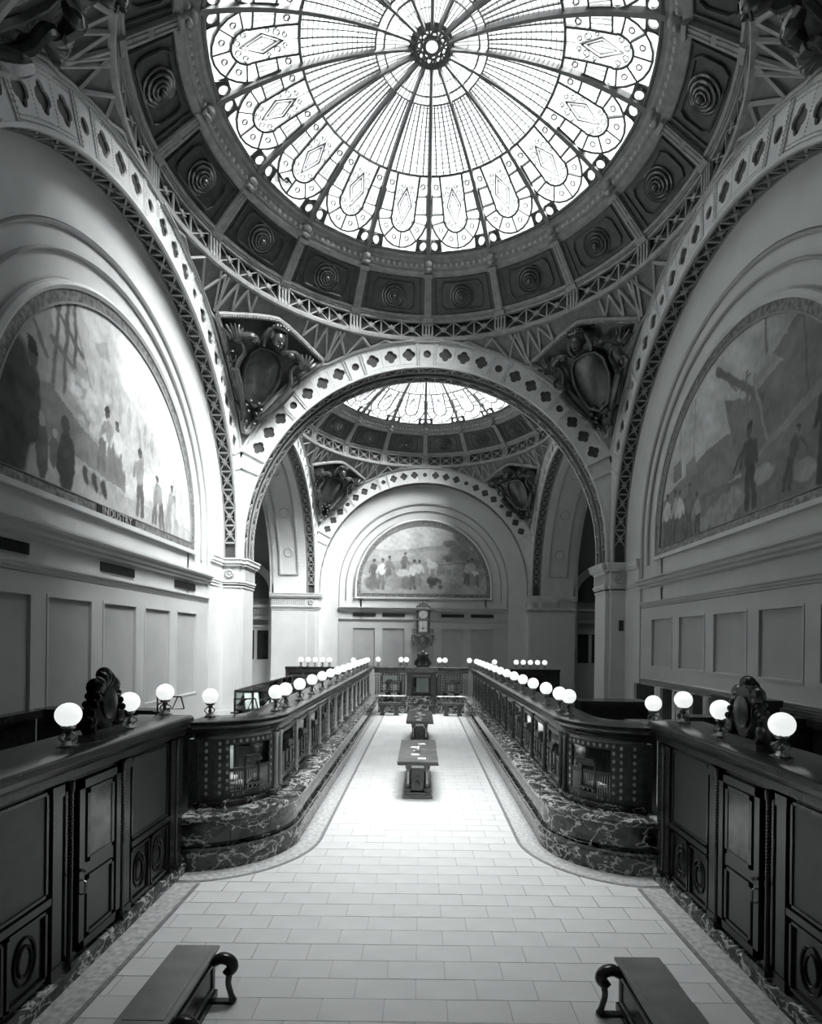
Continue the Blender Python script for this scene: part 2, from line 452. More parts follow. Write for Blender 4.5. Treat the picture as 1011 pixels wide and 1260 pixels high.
def paint_left(X, Z):
    p = Paint(X, Z, .62); n = smooth_noise(X, Z, 1.5, 3); n2 = smooth_noise(X, Z, 7, 5)
    p.g = .42 + .16 * np.clip((X + 2.2) / 2.5, 0, 1) + .03 * n
    p.poly([(-3.7, -.4), (-3.7, 3.5), (-2.0, 3.7), (-1.2, 3.0), (-1.0, 2.2), (-1.2, 1.0), (-3, .2)], .26, .8)      # hazy building masses
    p.poly([(-2.3, 3.8), (-2.3, 2.4), (-1.3, 2.2), (-.9, 3.0), (-1.2, 3.4)], .50, .7)
    p.poly([(-1.25, 1.6), (-1.25, 2.7), (-.6, 2.9), (.2, 2.4), (1.9, 1.9), (1.9, .9), (-.5, 1.4)], .45, .7)
    for i in range(7): p.ell(-.75 + i * .36, 2.05 - i * .06, .08, .32, .33, .7)
    p.poly([(-1.0, 2.9), (-.6, 3.15), (-.45, 2.75), (-.8, 2.7)], .33, .8)
    for x0, x1 in ((-2.15, -2.25), (-1.85, -2.05), (-1.5, -1.9)): p.line(x0 - .1, 1.5, x1 + .25, 3.9, .05, .12)
    p.line(-2.2, 2.9, -1.4, 2.4, .05, .14); p.line(-2.3, 2.3, -1.5, 2.0, .05, .14); p.line(-3.2, 3.0, -2.4, 1.9, .05, .13); p.line(-2.0, 3.7, -1.0, 1.7, .02, .2)
    for i in range(26): r = random.Random(i); p.ell(-1.9 + r.random() * 1.5, 1.2 + r.random() * 1.0 - .2, .12, .1, .5 + .3 * r.random(), .5, .6)
    p.poly([(-3.7, .9), (-3.0, 1.35), (-2.2, 1.5), (-1.3, 1.1), (.2, .65), (.2, .2), (-1.5, .3), (-3.7, -.1)], .17, .85)      # stone parapet
    p.poly([(-2.2, 1.5), (-1.3, 1.1), (.2, .65), (.2, .58), (-1.3, 1.0), (-2.2, 1.4)], .40, .8)
    p.poly([(-3.8, -.4), (-3.8, .1), (-1.6, .45), (.3, .1), (2.2, .1), (3.8, 0), (3.8, -.4)], .42, .8)               # ground
    p.lay(((Z < .3) & (Z > -.4)) * np.clip(n2 * .5 + .2, 0, 1), .3, .8)
    p.ell(-3.15, .75, .42, 1.15, .045); p.ell(-3.45, .3, .5, .9, .035); p.ell(-2.75, .9, .2, .7, .06); p.ell(-2.78, 1.72, .13, .16, .09); p.poly([(-2.92, 1.78), (-2.9, 2.02), (-2.68, 2.02), (-2.64, 1.78)], .03)
    p.ell(-2.5, .2, .16, .5, .1); p.ell(-2.52, .75, .08, .11, .3)
    p.ell(-1.85, .2, .26, .62, .045); p.ell(-1.9, .9, .12, .17, .06); p.ell(-2.2, .3, .12, .3, .12); p.ell(-2.2, .62, .07, .08, .35)
    for i in range(5): p.ell(-1.25 + i * .16, .15 - i * .03, .1, .2, .06 + .2 * (i % 2), 1, .3, .4)
    p.man(-.75, .45, 1.35, .16, .62, .1, .25, (.7, .55)); p.man(-.3, .4, 1.35, .2, .3, .1, -.25, (-.5, .6)); p.man(-.05, .3, 1.35, .22, .6, .12, -.1)
    p.man(.85, -.15, 1.55, .13, .3, .12, -.03, (-.12, 1.25)); p.line(.7, 1.5, .62, 1.95, .03, .4)
    p.man(1.55, -.2, 1.0, .15, .22, .1, .12); p.man(1.95, -.25, 1.25, .14, .28, .12, -.25); p.man(2.3, -.3, 1.3, .22, .3, .14, .2); p.man(2.75, -.35, 1.1, .3, .5, .28, -.1)
    for i in range(12): r = random.Random(i + 50); x = 2.1 + r.random() * 1.2; p.line(x, -.3, x + .5 * (r.random() - .5), .7 + r.random() * .5, .02, .3, .7)
    p.g += .025 * n2; return p.g
def paint_right(X, Z):
    p = Paint(X, Z, .4); n = smooth_noise(X, Z, 1.5, 13); n2 = smooth_noise(X, Z, 7, 15)
    p.g = .50 - .06 * np.clip(X + 1, 0, 3) + .03 * n + .03 * np.sin(6 * (X + Z))
    p.poly([(-.4, 2.5), (.4, 2.2), (.9, 2.5), (1.6, 2.8), (2.6, 3.3), (3.8, 3.4), (3.8, -.4), (.6, .2), (.2, .8)], .16, .9)
    p.poly([(.5, 2.1), (1.1, 2.9), (1.7, 2.4)], .34, .8); p.poly([(1.3, 2.95), (1.7, 3.05), (1.8, 2.8)], .33)
    p.poly([(-3.8, .9), (-2.6, 1.25), (-1.2, 1.6), (-.2, 1.7), (.3, 1.3), (.6, .7), (-3.8, .1)], .17, .9)      # quay sheds
    p.poly([(-2.9, 1.3), (-2.9, 1.75), (-2.5, 1.85), (-2.4, 1.35)], .2); p.poly([(-2.2, 1.2), (-2.2, 1.6), (-1.7, 1.7), (-1.6, 1.2)], .24)
    p.line(-.7, 3.3, 1.0, 2.0, .09, .13); p.line(-2.5, 1.4, -2.5, 2.6, .015, .2); p.line(-1.8, 1.4, -1.7, 3.1, .015, .25)
    p.line(-.6, 3.2, .1, 2.5, .02, .15); p.line(.1, 2.5, .6, 2.6, .02, .15); p.line(.5, 2.7, .55, 1.1, .03, .16); p.line(.75, 2.5, 1.2, 1.0, .04, .3); p.line(1.1, 3.9, 1.15, 2.8, .04, .16); p.line(2.2, 3.3, 2.4, 1.3, .02, .1)
    p.poly([(.9, .9), (2.6, 1.55), (3.8, 1.8), (3.8, 1.6), (2.6, 1.3), (.9, .75)], .26, .8)
    p.poly([(-3.8, -.4), (-3.8, .5), (-.4, .6), (.7, .55), (3.8, .9), (3.8, -.4)], .15, .95)
    p.lay((Z < .5) * np.clip(n2 * .6 + .1, 0, 1), .25, .6)
    p.man(.65, -.15, 1.75, .045, .06, .07, -.05); p.line(.45, 1.2, .05, .75, .045, .06); p.man(1.8, -.1, 1.1, .07, .09, .1, .35); p.man(2.8, -.2, 1.9, .04, .05, .06, .1)
    for i, (x, z) in enumerate(((-.9, .0), (-.4, .15), (-.1, -.05), (-.65, -.2), (-.25, -.25), (-1.3, -.15), (.2, .1), (.05, .25))): p.ell(x, z, .27, .2, .26 + .03 * (i % 3), 1, .25); p.ell(x, z, .05, .2, .2, .6)
    for x, s_, b in ((-3.0, .12, .1), (-2.7, .4, .08), (-2.3, .1, .07), (-2.0, .16, .08), (-1.55, .35, .06), (-3.3, .5, .1), (-2.5, .55, .12)): p.man(x, -.3, 1.25 + .2 * sin(x * 9), b, s_, .12, .05 * sin(x * 5))
    p.ell(1.1, .4, .32, .2, .3); p.ell(2.3, .1, .3, .2, .28)
    p.g += .02 * n2; return p.g * .95
def paint_back(X, Z):
    p = Paint(X, Z, .5); n = smooth_noise(X, Z, 1.6, 23); n2 = smooth_noise(X, Z, 6, 25)
    p.g = .52 + .07 * n
    p.lay((Z < 2.35 + .12 * np.sin(X * 1.3 + .8)).astype(float), .36); p.lay((Z < 2.15 + .1 * np.sin(X * 2)).astype(float), .42); p.lay((Z < 1.6).astype(float), .33); p.lay((Z < .75).astype(float), .4)
    p.lay((Z < .55) * np.clip(n2 * .7 + .2, 0, 1), .24, .7)
    for i in range(40): r = random.Random(i + 9); p.ell(1.3 + r.random() * 1.9, 1.5 + r.random() * 1.6, .3, .22, .16 + .1 * r.random(), .7, .5)
    for i in range(14): r = random.Random(i + 99); p.ell(2.4 + r.random() * .9, .2 + r.random() * 1.4, .25, .3, .17 + .1 * r.random(), .7, .5)
    for x, z, h, b, s_ in ((-3.0, .1, 1.6, .14, .14), (-2.5, .0, 1.75, .18, .6), (-2.1, .3, 1.6, .16, .2), (-1.2, .8, 1.3, .16, .15), (-.65, .0, 1.7, .14, .6), (-.35, .2, 1.5, .25, .6), (2.7, .2, 1.6, .3, .4), (2.5, .3, 1.4, .15, .5)): p.man(x, z, h, b, s_, .15, .1)
    p.ell(-1.5, .4, .75, .45, .3, .9, .3); p.ell(-1.2, .9, .4, .22, .6, .9, .3); p.ell(-3.0, .3, .45, .4, .16, .9, .4); p.ell(-1.0, .3, .35, .35, .15, .8, .4)
    p.ell(.5, 1.35, .3, .2, .62); p.ell(.3, 1.55, .12, .2, .6, 1, .2, .4); p.line(.35, .8, .3, 1.3, .04, .55); p.line(.7, .8, .7, 1.3, .04, .55)
    p.ell(1.5, 1.35, .35, .2, .5); p.ell(1.25, 1.5, .12, .2, .5, 1, .2, .4); p.line(1.7, .8, 1.7, 1.3, .04, .45); p.line(1.3, .8, 1.3, 1.3, .04, .45); p.line(.9, 1.4, 2.2, 1.5, .03, .2)
    for i in range(14): r = random.Random(i + 7); p.ell(.6 + (r.random() - .5) * .8, .35 + (r.random() - .5) * .5, .16, .12, .08, .8, .4, r.random() * 3)
    p.ell(3.0, .9, .2, .16, .62); p.line(3.2, .2, 3.1, .8, .06, .15)
    p.g += .03 * n2; return p.g
def mural_mesh(painter, R, zb, step):
    nx = int(2 * R / step); nz = int((R - zb) / step)
    X, Z = mural_canvas(nx + 1, nz + 1, -R, R, zb, R)
    wx = X + .035 * smooth_noise(X, Z, 5, 71) + .018 * smooth_noise(X, Z, 17, 72); wz = Z + .02 + .035 * smooth_noise(X, Z, 6, 73) + .018 * smooth_noise(X, Z, 19, 74)
    g = painter(wx, wz); g = np.clip(g * (1 + .16 * smooth_noise(X, Z, 3.3, 75) + .14 * smooth_noise(X * 1.3, Z, 13, 76)), .01, .8)
    keep = (np.hypot(X, np.maximum(Z, 0)) < R + .03)
    idx = np.arange((nx + 1) * (nz + 1)).reshape(nz + 1, nx + 1)
    k = keep[:-1, :-1] & keep[1:, 1:] & keep[1:, :-1] & keep[:-1, 1:]
    q = np.stack([idx[:-1, :-1], idx[:-1, 1:], idx[1:, 1:], idx[1:, :-1]], -1)[k]
    used, inv = np.unique(q, return_inverse=True); q = inv.reshape(q.shape)
    me = bpy.data.meshes.new('mural_canvas'); co = np.stack([X.ravel(), np.zeros(X.size), Z.ravel()], -1)[used]
    me.vertices.add(len(co)); me.vertices.foreach_set('co', co.astype(np.float32).ravel())
    me.loops.add(q.size); me.loops.foreach_set('vertex_index', q.ravel().astype(np.int32))
    me.polygons.add(len(q)); me.polygons.foreach_set('loop_start', np.arange(0, q.size, 4, dtype=np.int32)); me.polygons.foreach_set('loop_total', np.full(len(q), 4, dtype=np.int32))
    me.update(calc_edges=True)
    a = me.color_attributes.new('paint', 'FLOAT_COLOR', 'POINT'); gg = g.ravel()[used]
    a.data.foreach_set('color', np.stack([gg * .975, gg, gg * .985, np.ones_like(gg)], -1).astype(np.float32).ravel())
    me.materials.append(M['mural']); return me

# ================================================================== LUNETTE WALL KIT
def arc_prof(mb, pr, a0=0, a1=PI, n=64, zb=None):      # profile (r,y) around arch, continued straight down to zb
    k = len(pr); vs = []; m = 0
    if zb is not None:
        vs += [(r, y, zb) for r, y in pr]; m += 1
    for i in range(n + 1):
        a = a0 + (a1 - a0) * i / n; vs += [(r * cos(a), y, r * sin(a)) for r, y in pr]; m += 1
    if zb is not None:
        vs += [(-r, y, zb) for r, y in pr]; m += 1
    fs = [(i * k + j, i * k + (j + 1) % k, (i + 1) * k + (j + 1) % k, (i + 1) * k + j) for i in range(m - 1) for j in range(k)]
    return mb.add(vs, fs)
def arc_sheet(mb, pr, n=64, zb=None):                   # open profile
    k = len(pr); vs = []; m = 0
    rows = ([('d', 1)] if zb is not None else []) + [('a', PI * i / n) for i in range(n + 1)] + ([('d', -1)] if zb is not None else [])
    for t, a in rows:
        for r, y in pr:
            vs.append((a * r, y, zb) if t == 'd' else (r * cos(a), y, r * sin(a)))
        m += 1
    fs = [(i * k + j, i * k + j + 1, (i + 1) * k + j + 1, (i + 1) * k + j) for i in range(m - 1) for j in range(k - 1)]
    return mb.add(vs, fs)
ZB = -ZC                                                # floor, in arch-centred coordinates
def lunette_wall(name, label, loc, rz, painter, vents, panel_bot, chair, mlabel, step=.025, tag_text=None):
    root = struct(name, label, 'wall', loc, rz)
    put_arch(root, 'S')
    wm = MB()                                           # smooth cove and flat lunette wall with stepped recesses
    arc_sheet(wm, [(6.12, .44), (6.0, .475), (5.7, .51), (5.3, .53), (4.98, .53), (4.95, .535), (4.95, .60), (4.60, .60), (4.52, .63), (4.1, .64), (3.6, .64)], zb=ZB)
    wm.add([(-3.7, .64, ZB), (3.7, .64, ZB), (3.7, .64, 3.7), (-3.7, .64, 3.7)], [(0, 1, 2, 3)])
    wm.box(-9, -6.0, .5, .7, ZB, ZC + 2); wm.box(6.0, 9, .5, .7, ZB, ZC + 2)
    wm.build('wall_face', 'plaster', root, True)
    for r, w_, h in ((4.95, .09, .07), (4.54, .06, .05)):
        o = MB(); arc_prof(o, [(r - w_, .61), (r - w_, .61 - h), (r - w_ * .5, .60 - h * 1.3), (r, .61 - h * .6), (r, .61)], zb=-.72 if r < 4.9 else -1.25, n=72); o.build('arch_moulding', 'panelpaint', root, True)
    # mural frame: gilt band + raised outer moulding
    ZM = -.35; ZF = -.64
    o = MB(); arc_prof(o, [(3.68, .60), (3.68, .575), (3.92, .555), (3.92, .61)], zb=ZM)
    o.box(-3.92, 3.92, .56, .60, ZM - .22, ZM, 40); fr = o.build('frame_border', 'gild', root, True)
    o = MB(); arc_prof(o, [(3.90, .62), (3.90, .53), (3.96, .49), (4.03, .53), (4.05, .62)], zb=ZF); o.box(-4.05, 4.05, .52, .61, ZF, ZF + .1, 1); o.build('frame_moulding', 'plate', root, True)
    o = MB(); arc_prof(o, [(3.66, .61), (3.66, .56), (3.70, .56), (3.70, .61)], zb=ZM); o.box(-3.7, 3.7, .56, .60, ZM - .02, ZM + .02); o.build('frame_fillet', 'truss', root, True)
    if tag_text:
        o = MB(); o.box(-.75 + tag_text[1], .75 + tag_text[1], .54, .56, ZM - .215, ZM - .015); pl = o.build('title_plate', 'vent', root)
        cu = bpy.data.curves.new('lettering', 'FONT'); cu.body = tag_text[0]; cu.size = .23; cu.align_x = 'CENTER'; cu.align_y = 'CENTER'; cu.extrude = .004; cu.space_character = 1.1
        to = bpy.data.objects.new('lettering', cu); C.objects.link(to); to.parent = pl; to.location = (tag_text[1], .535, ZM - .11); to.rotation_euler = (PI / 2, 0, 0); cu.materials.append(M['panelpaint'])
    me = mural_mesh(painter, 3.70, ZM, step)
    mo = bpy.data.objects.new('mural_canvas', me); C.objects.link(mo); mo.parent = root; mo.location = (0, .60, 0); mo['label'] = mlabel
    z = lambda q: q - ZC
    o = MB()
    def moul(z0, z1, proj):
        h = z1 - z0; o.prof([(.66, z0), (.62, z0), (.60 - proj * .3, z0 + h * .12), (.60 - proj * .3, z0 + h * .3), (.6 - proj * .6, z0 + h * .45), (.6 - proj * .65, z0 + h * .7), (.6 - proj, z0 + h * .82), (.6 - proj, z1), (.66, z1)], -4.93, 4.93)
    moul(z(5.26), z(5.53), .26); o.build('cornice', 'wallpaint', root)
    o = MB(); moul(z(4.67), z(4.85), .12); o.build('string_course', 'wallpaint', root)
    if chair: o = MB(); moul(z(chair - .1), z(chair + .06), .1); o.build('chair_rail', 'wallpaint', root)
    # panelled wainscot: stiles + five recessed fields
    o = MB(); pw, pc = 1.365, 1.724; zt = z(4.35); zb = z(panel_bot)
    xs = [-4.93] + sum([[c * pc - pw / 2, c * pc + pw / 2] for c in range(-2, 3)], []) + [4.93]
    for i in range(0, 12, 2): o.box(xs[i], xs[i + 1], .56, .65, zb, zt)
    o.box(-4.93, 4.93, .56, .65, zt, z(4.67)); o.box(-4.93, 4.93, .56, .65, z(chair) if chair else 0.02 - ZC, zb); o.build('wainscot_frame', 'wallpaint', root)
    for c in range(-2, 3):
        x0, x1 = c * pc - pw / 2, c * pc + pw / 2
        o = MB(); o.box(x0, x1, .61, .63, zb, zt)
        f = o.build('wall_panel', 'panelpaint', root)
        o = MB()
        for a, b, c_, d in ((x0, x0 + .05, zb, zt), (x1 - .05, x1, zb, zt), (x0 + .05, x1 - .05, zt - .05, zt), (x0 + .05, x1 - .05, zb, zb + .05)): o.box(a, b, .545, .62, c_, d)
        o.build('panel_moulding', 'wallpaint', f)
        if c in vents:
            o = MB(); o.box(x0 + .02, x1 - .02, .60, .64, z(4.98), z(5.17))
            g = o.build('vent_grille', 'vent', root)
            o = MB()
            for i in range(22): xx = x0 + .06 + i * .058; o.box(xx, xx + .012, .585, .60, z(4.98), z(5.17))
            o.build('vent_bars', 'vent', g)
    return root
wl = lunette_wall('wall_left', 'white side wall with great semicircular mural of builders, cornice, dark vents and tall panels', (-CR, D1, ZC), PI / 2, paint_left, (-2, 0, 2), 1.96, 0,
    'painted lunette of builders at work', tag_text=('INDUSTRY', -.2))
wr_ = lunette_wall('wall_right', 'shaded side wall with semicircular harbour mural above short panels and chair rail', (CR, D1, ZC), -PI / 2, paint_right, (), 2.91, 2.5,
    'painted lunette of a busy quay')
wb = lunette_wall('wall_back', 'end wall with semicircular mural of farm workers and horses above the wall clock', (0, D2 + CR, ZC), 0, paint_back, (-2, -1, 1, 2), 1.96, 0,
    'painted lunette of field workers and horses', .04)

# open side arches of the second bay, with deep panelled soffits
def open_arch(name, label, loc, rz):
    root = struct(name, label, 'arch', loc, rz); put_arch(root, 'S')
    o = MB(); arc_prof(o, [(5.96, .53), (5.96, 2.5), (6.6, 2.5), (6.6, .53)], zb=-.44); o.build('arch_soffit', 'plaster', root, True)
    for r0, r1, y0, y1 in ((5.90, 5.97, .95, 1.03), (5.90, 5.97, 1.97, 2.05)):
        o = MB(); arc_prof(o, [(r0, y0), (r0, y1), (r1, y1), (r1, y0)], a0=rad(6), a1=PI - rad(6)); o.build('soffit_moulding', 'panelpaint', root)
    bd = MB(lambda x, y, z: amap(x, z, y))
    for i in range(90):
        a = rad(6) + (PI - rad(12)) * (i + .5) / 90
        for y0 in (.9, 2.06): bd.box(a - .006, a + .006, y0, y0 + .05, 5.925, 5.97)
    b_ = bd.build('bead_row', 'panelpaint', root); b_['kind'] = 'stuff'
    e = MB(lambda x, y, z: amap(x, z, y))
    for a in (rad(6), PI - rad(6)): e.box(a - .006, a + .006, .95, 2.05, 5.9, 5.97)
    e.fn = None
    for a in (rad(18), rad(40), rad(65), rad(90), rad(115), rad(140), rad(162)):
        c = Vector((5.95 * cos(a), 1.5, 5.95 * sin(a))); t = Vector((-sin(a), 0, cos(a)))
        e.tube([tuple(c + t * .24 * cos(q) + Vector((0, 1, 0)) * .24 * sin(q)) for q in [2 * PI * k / 20 for k in range(21)]], .025, 4)
    e.build('soffit_ring', 'panelpaint', root)
    o = MB(); arc_prof(o, [(5.96, 2.4), (5.96, 2.6), (6.5, 2.6), (6.5, 2.4)], zb=-.44)
    o.build('outer_archivolt', 'wallpaint', root, True)
    return root
oa1 = open_arch('trim_3', 'deep panelled side arch opening to the left aisle under the far dome', (-CR, D2, ZC), PI / 2)
oa2 = open_arch('trim_4', 'deep panelled side arch opening to the right aisle under the far dome', (CR, D2, ZC), -PI / 2)

# ================================================================== PIERS
def pier(name, label, sx, far=False):
    root = struct(name, label, 'pillar')
    Y0 = D1 + CR if not far else D2 + CR
    if not far: boxes = [(6.0, 8.7, Y0, Y0 + TH), (6.15, 6.68, Y0 - .15, Y0 + TH + .15), (6.66, 8.7, Y0 + .5, Y0 + TH + .19)]
    else: boxes = [(6.0, 8.7, Y0, Y0 + .9), (6.15, 6.68, Y0 - .15, Y0 + .5), (6.66, 8.65, Y0 - .19, Y0 + .5)]
    def layer(mb, e, z0, z1):
        for k, (a, b, c, d) in enumerate(boxes):
            ee = e if k != 1 else e
            x0, x1 = a - ee, b + (0 if k == 0 else ee * .5)
            if sx < 0: x0, x1 = -x1, -x0
            mb.box(x0, x1, c - ee, d + ee, z0, z1)
        if not far:                                    # wall pilaster strip beside it
            a, b, c, d = 6.66, 6.9, Y0 - 1.18 + .02, Y0 - .1
            x0, x1 = a - e * .6, b
            if sx < 0: x0, x1 = -x1, -x0
            if e > .02: mb.box(x0, x1, c - e * .3, d, z0, z1)
    s_ = MB(); layer(s_, 0, 0, 5.4); s_.build('shaft', 'plaster', root)
    b = MB(); layer(b, .10, 0.0, .5); layer(b, .07, .5, 1.25); layer(b, .035, 1.25, 1.38); b.build('base_moulding', 'plaster', root)
    c = MB()
    for e, z0, z1 in ((.03, 5.28, 5.33), (.0, 5.33, 5.38), (.05, 5.38, 5.45), (.08, 5.45, 5.52), (.04, 5.52, 5.92), (.07, 5.92, 5.98), (.13, 5.98, 6.06), (.17, 6.06, 6.18), (.20, 6.18, 6.23)): layer(c, e, z0, z1)
    cp_ = c.build('capital', 'cap', root)
    # fluted frieze / rosette blocks on the capital
    r = MB()
    def px(x): return x * sx
    for k in range(16):
        xx = 6.75 + k * .12
        yy = (boxes[2][2] if far else boxes[0][2]) - .06
        if far or xx > 6.7:
            a = sorted((px(xx), px(xx + .07)))
            if far: r.box(a[0], a[1], yy, yy + .03, 5.56, 5.88)
    for k in range(int((boxes[0][3] - boxes[0][2]) / .12)):
        yy = boxes[0][2] + .03 + k * .12; a = sorted((px(5.94), px(5.975))); r.box(a[0], a[1], yy, yy + .07, 5.56, 5.88)
    x6 = px(6.40); yr = boxes[1][2] - .05
    r.lathe([(.17, 0), (.17, -.03), (.12, -.05), (.07, -.03), (.0, -.06)], 14, (x6, yr, 5.72), 'y')
    for k in range(8): q = k * PI / 4; r.ball((x6 + .11 * cos(q), yr - .03, 5.72 + .11 * sin(q)), .045, 6, 4)
    r.build('capital_ornament', 'panelpaint', cp_)
    return root
pier('trim_5', 'near left pier of cream plaster with moulded capital where the great arch springs', -1)
pr_ = pier('trim_6', 'near right pier with one bright and one shaded face where the great arch springs', 1)
o = MB(); o.box(6.41, 6.56, D1 + CR - .17, D1 + CR - .15, 4.0, 4.35); o.build('wall_box', 'vent', pr_)
pier('trim_7', 'far left pier with fluted capital beside the end wall', -1, True)
pier('trim_8', 'far right pier with fluted capital beside the end wall', 1, True)
def near_pier(name, sx, label):
    root = struct(name, label, 'pillar'); o = MB(); x = sorted((sx * 6.0, sx * 8.7)); o.box(x[0], x[1], D1 - CR - TH, D1 - CR, 0, ZCAP); o.build('shaft', 'plaster', root)
    o = MB(); x = sorted((sx * 6.15, sx * 6.68)); o.box(x[0], x[1], D1 - CR - .1, D1 - CR + .15, 0, ZCAP); o.build('shaft', 'plaster', root)
    o = MB(); x = sorted((sx * 5.85, sx * 8.7)); o.box(x[0], x[1], D1 - CR - TH - .15, D1 - CR + .3, 5.98, ZCAP); o.build('capital', 'cap', root)
near_pier('trim_9', -1, 'left pier at the camera end of the hall'); near_pier('trim_10', 1, 'right pier at the camera end of the hall')

# ================================================================== DOMES
H0 = math.sqrt(SR ** 2 - CR ** 2) + ZC                  # ring level 13.54
ZR0, ZR1 = H0 + .04, 14.19
SKR, SKZ, SKH = 4.68, 15.47, 1.25
SKS = (SKR ** 2 + SKH ** 2) / (2 * SKH)
def dz(r): return SKZ + SKH - (SKS - math.sqrt(SKS ** 2 - r * r))
def pend_pt(m, n, off=0.):                              # metres across / up along the pendentive from its tip, corner direction +x+y
    th = math.asin(8.45 / SR) - n / SR; R = SR - off; rr = R * sin(th); ph = PI / 4 + m / (SR * sin(th))
    return (rr * cos(ph), rr * sin(ph), ZC + R * cos(th))
def half_w(n):
    rr = SR * sin(math.asin(8.45 / SR) - n / SR); lo = math.acos(min(1, 5.98 / rr)); hw = (PI / 4 - lo) * rr
    return max(.02, min(hw, 2.1 * max(.05, 1 - max(0, n - 2.72) / .86) ** .8))
ROSE = {}
def dome(name, label, cy):
    root = struct(name, label, 'ceiling', (0, cy, 0))
    # pendentives
    me = MB()
    NF, NT = 40, 14
    for i in range(NF + 1):
        ph = PI / 2 * i / NF; rm = CR / max(cos(ph), sin(ph)) + .015
        for j in range(NT + 1):
            rr = CR - .02 + (rm - CR + .02) * j / NT; me.v.append((rr * cos(ph), rr * sin(ph), ZC + math.sqrt(SR ** 2 - rr * rr)))
    for i in range(NF):
        for j in range(NT): a = i * (NT + 1) + j; me.f.append((a, a + 1, a + NT + 2, a + NT + 1))
    pen = me.build('pendentive', 'pend', root, True)
    # raised border + dark field + relief, children of the pendentive
    fl = MB(); rows = []; N = 20
    for i in range(N + 1):
        n = .12 + 3.4 * i / N; hw = half_w(n)
        rows.append([pend_pt(hw * (k / 4 - 1), n, .03) for k in range(9)])
    vs = sum(rows, []); fl.add(vs, [(i * 9 + k, i * 9 + k + 1, (i + 1) * 9 + k + 1, (i + 1) * 9 + k) for i in range(N) for k in range(8)])
    fl.build('relief_field', 'bronze', pen, True)
    bd = MB(); ns = [.05 + 3.47 * i / 34 for i in range(35)]
    loop = [pend_pt(-half_w(n) - .05, n, .06) for n in ns] + [pend_pt(0, 3.58, .06)] + [pend_pt(half_w(n) + .05, n, .06) for n in reversed(ns)]
    bd.tube(loop + [loop[0]], .085, 8); bd.build('relief_border', 'pilaster', pen, True)
    bd = MB()
    for i in range(0, len(loop) - 1):
        a, b = Vector(loop[i]), Vector(loop[i + 1])
        for k in range(3): p = a.lerp(b, k / 3); q = p * 1; c = Vector((0, 0, ZC)); d = (c - p).normalized(); bd.ball(tuple(p + d * .09), .035, 5, 3)
    x = bd.build('border_beads', 'pilaster', pen); x['kind'] = 'stuff'
    rl = MB(lambda m, o_, n: pend_pt(m * 1.2, n * 1.2, o_ * 1.5))
    # shield with curled edges
    sh = [(0, .75), (.28, .9), (.42, 1.2), (.5, 1.6), (.46, 2.0), (.3, 2.2), (0, 2.25), (-.3, 2.2), (-.46, 2.0), (-.5, 1.6), (-.42, 1.2), (-.28, .9)]
    cx_, cz_ = 0, 1.6
    vs = [(cx_, .22, cz_)] + [(x * .6, .19, cz_ + (z - cz_) * .6) for x, z in sh] + [(x, .1, z) for x, z in sh]
    L = len(sh)
    rl.add(vs, [(0, 1 + i, 1 + (i + 1) % L) for i in range(L)] + [(1 + i, 1 + L + i, 1 + L + (i + 1) % L, 1 + (i + 1) % L) for i in range(L)])
    rl.tube([(x, .14, z) for x, z in sh + [sh[0]]], .05, 6)
    for s_ in (-1, 1):
        # long curled cartouche edge, scrolls, wings, limbs
        rl.tube([(s_ * .55, .12, 1.0), (s_ * .72, .2, 1.3), (s_ * .78, .22, 1.65), (s_ * .68, .2, 1.95), (s_ * .8, .18, 2.15), (s_ * .95, .15, 2.05)], [.03, .06, .07, .06, .05, .03], 7)
        rl.tube([(s_ * .3, .14, .55), (s_ * .45, .24, .8), (s_ * .66, .28, 1.15), (s_ * .86, .26, 1.5)], [.05, .10, .13, .11], 8)          # leg
        rl.tube([(s_ * .22, .12, .28), (s_ * .26, .18, .45), (s_ * .34, .22, .68)], [.04, .07, .07], 7)
        for k in range(7):                                # feathers / leaves fanned in the upper corner
            a = rad(25 + k * 17); bx, bz = s_ * 1.0, 2.05
            rl.tube([(bx, .1, bz), (bx + s_ * .2 * cos(a), .2, bz + .2 * sin(a)), (bx + s_ * .42 * cos(a), .13, bz + .42 * sin(a))], [.04, .065, .02], 6)
        rl.tube([(s_ * .35, .14, 2.3), (s_ * .6, .25, 2.42), (s_ * .85, .2, 2.3), (s_ * 1.0, .15, 2.1)], [.06, .08, .07, .05], 7)
        rl.ball((s_ * .55, .22, 2.35), (.14, .12, .1), 8, 6)
        rl.tube([(s_ * .12 * k, .12, .35 + .1 * k) for k in range(1, 5)], .05, 6)
        for k in range(5): rl.ball((s_ * (.12 + .1 * (k % 2)), .14, .3 + .14 * k), .065, 6, 5)
        rl.tube([(s_ * (.93 + .13 * sin(q)), .14, 1.72 + .13 * cos(q)) for q in [k * .9 for k in range(7)]], .035, 5)
    # crowned head above the shield
    rl.ball((0, .32, 2.62), (.17, .17, .21), 12, 9); rl.ball((0, .22, 2.70), (.25, .16, .24), 12, 8)
    rl.ball((0, .48, 2.60), (.03, .05, .05), 6, 5); rl.tube([(-.06, .47, 2.52), (0, .49, 2.51), (.06, .47, 2.52)], .016, 5)
    for s_ in (-1, 1): rl.ball((s_ * .065, .46, 2.66), (.03, .02, .02), 6, 4); rl.tube([(s_ * .2, .2, 2.75), (s_ * .3, .22, 2.5), (s_ * .24, .2, 2.3)], [.07, .08, .05], 6)
    rl.tube([(-.2, .25, 2.84), (-.1, .33, 2.9), (.1, .33, 2.9), (.2, .25, 2.84)], .05, 6)
    for k in range(5): rl.ball((-.16 + .08 * k, .32, 2.97 - abs(k - 2) * .02), .045, 6, 5)
    rl.build('bronze_relief', 'bronze', pen, True)
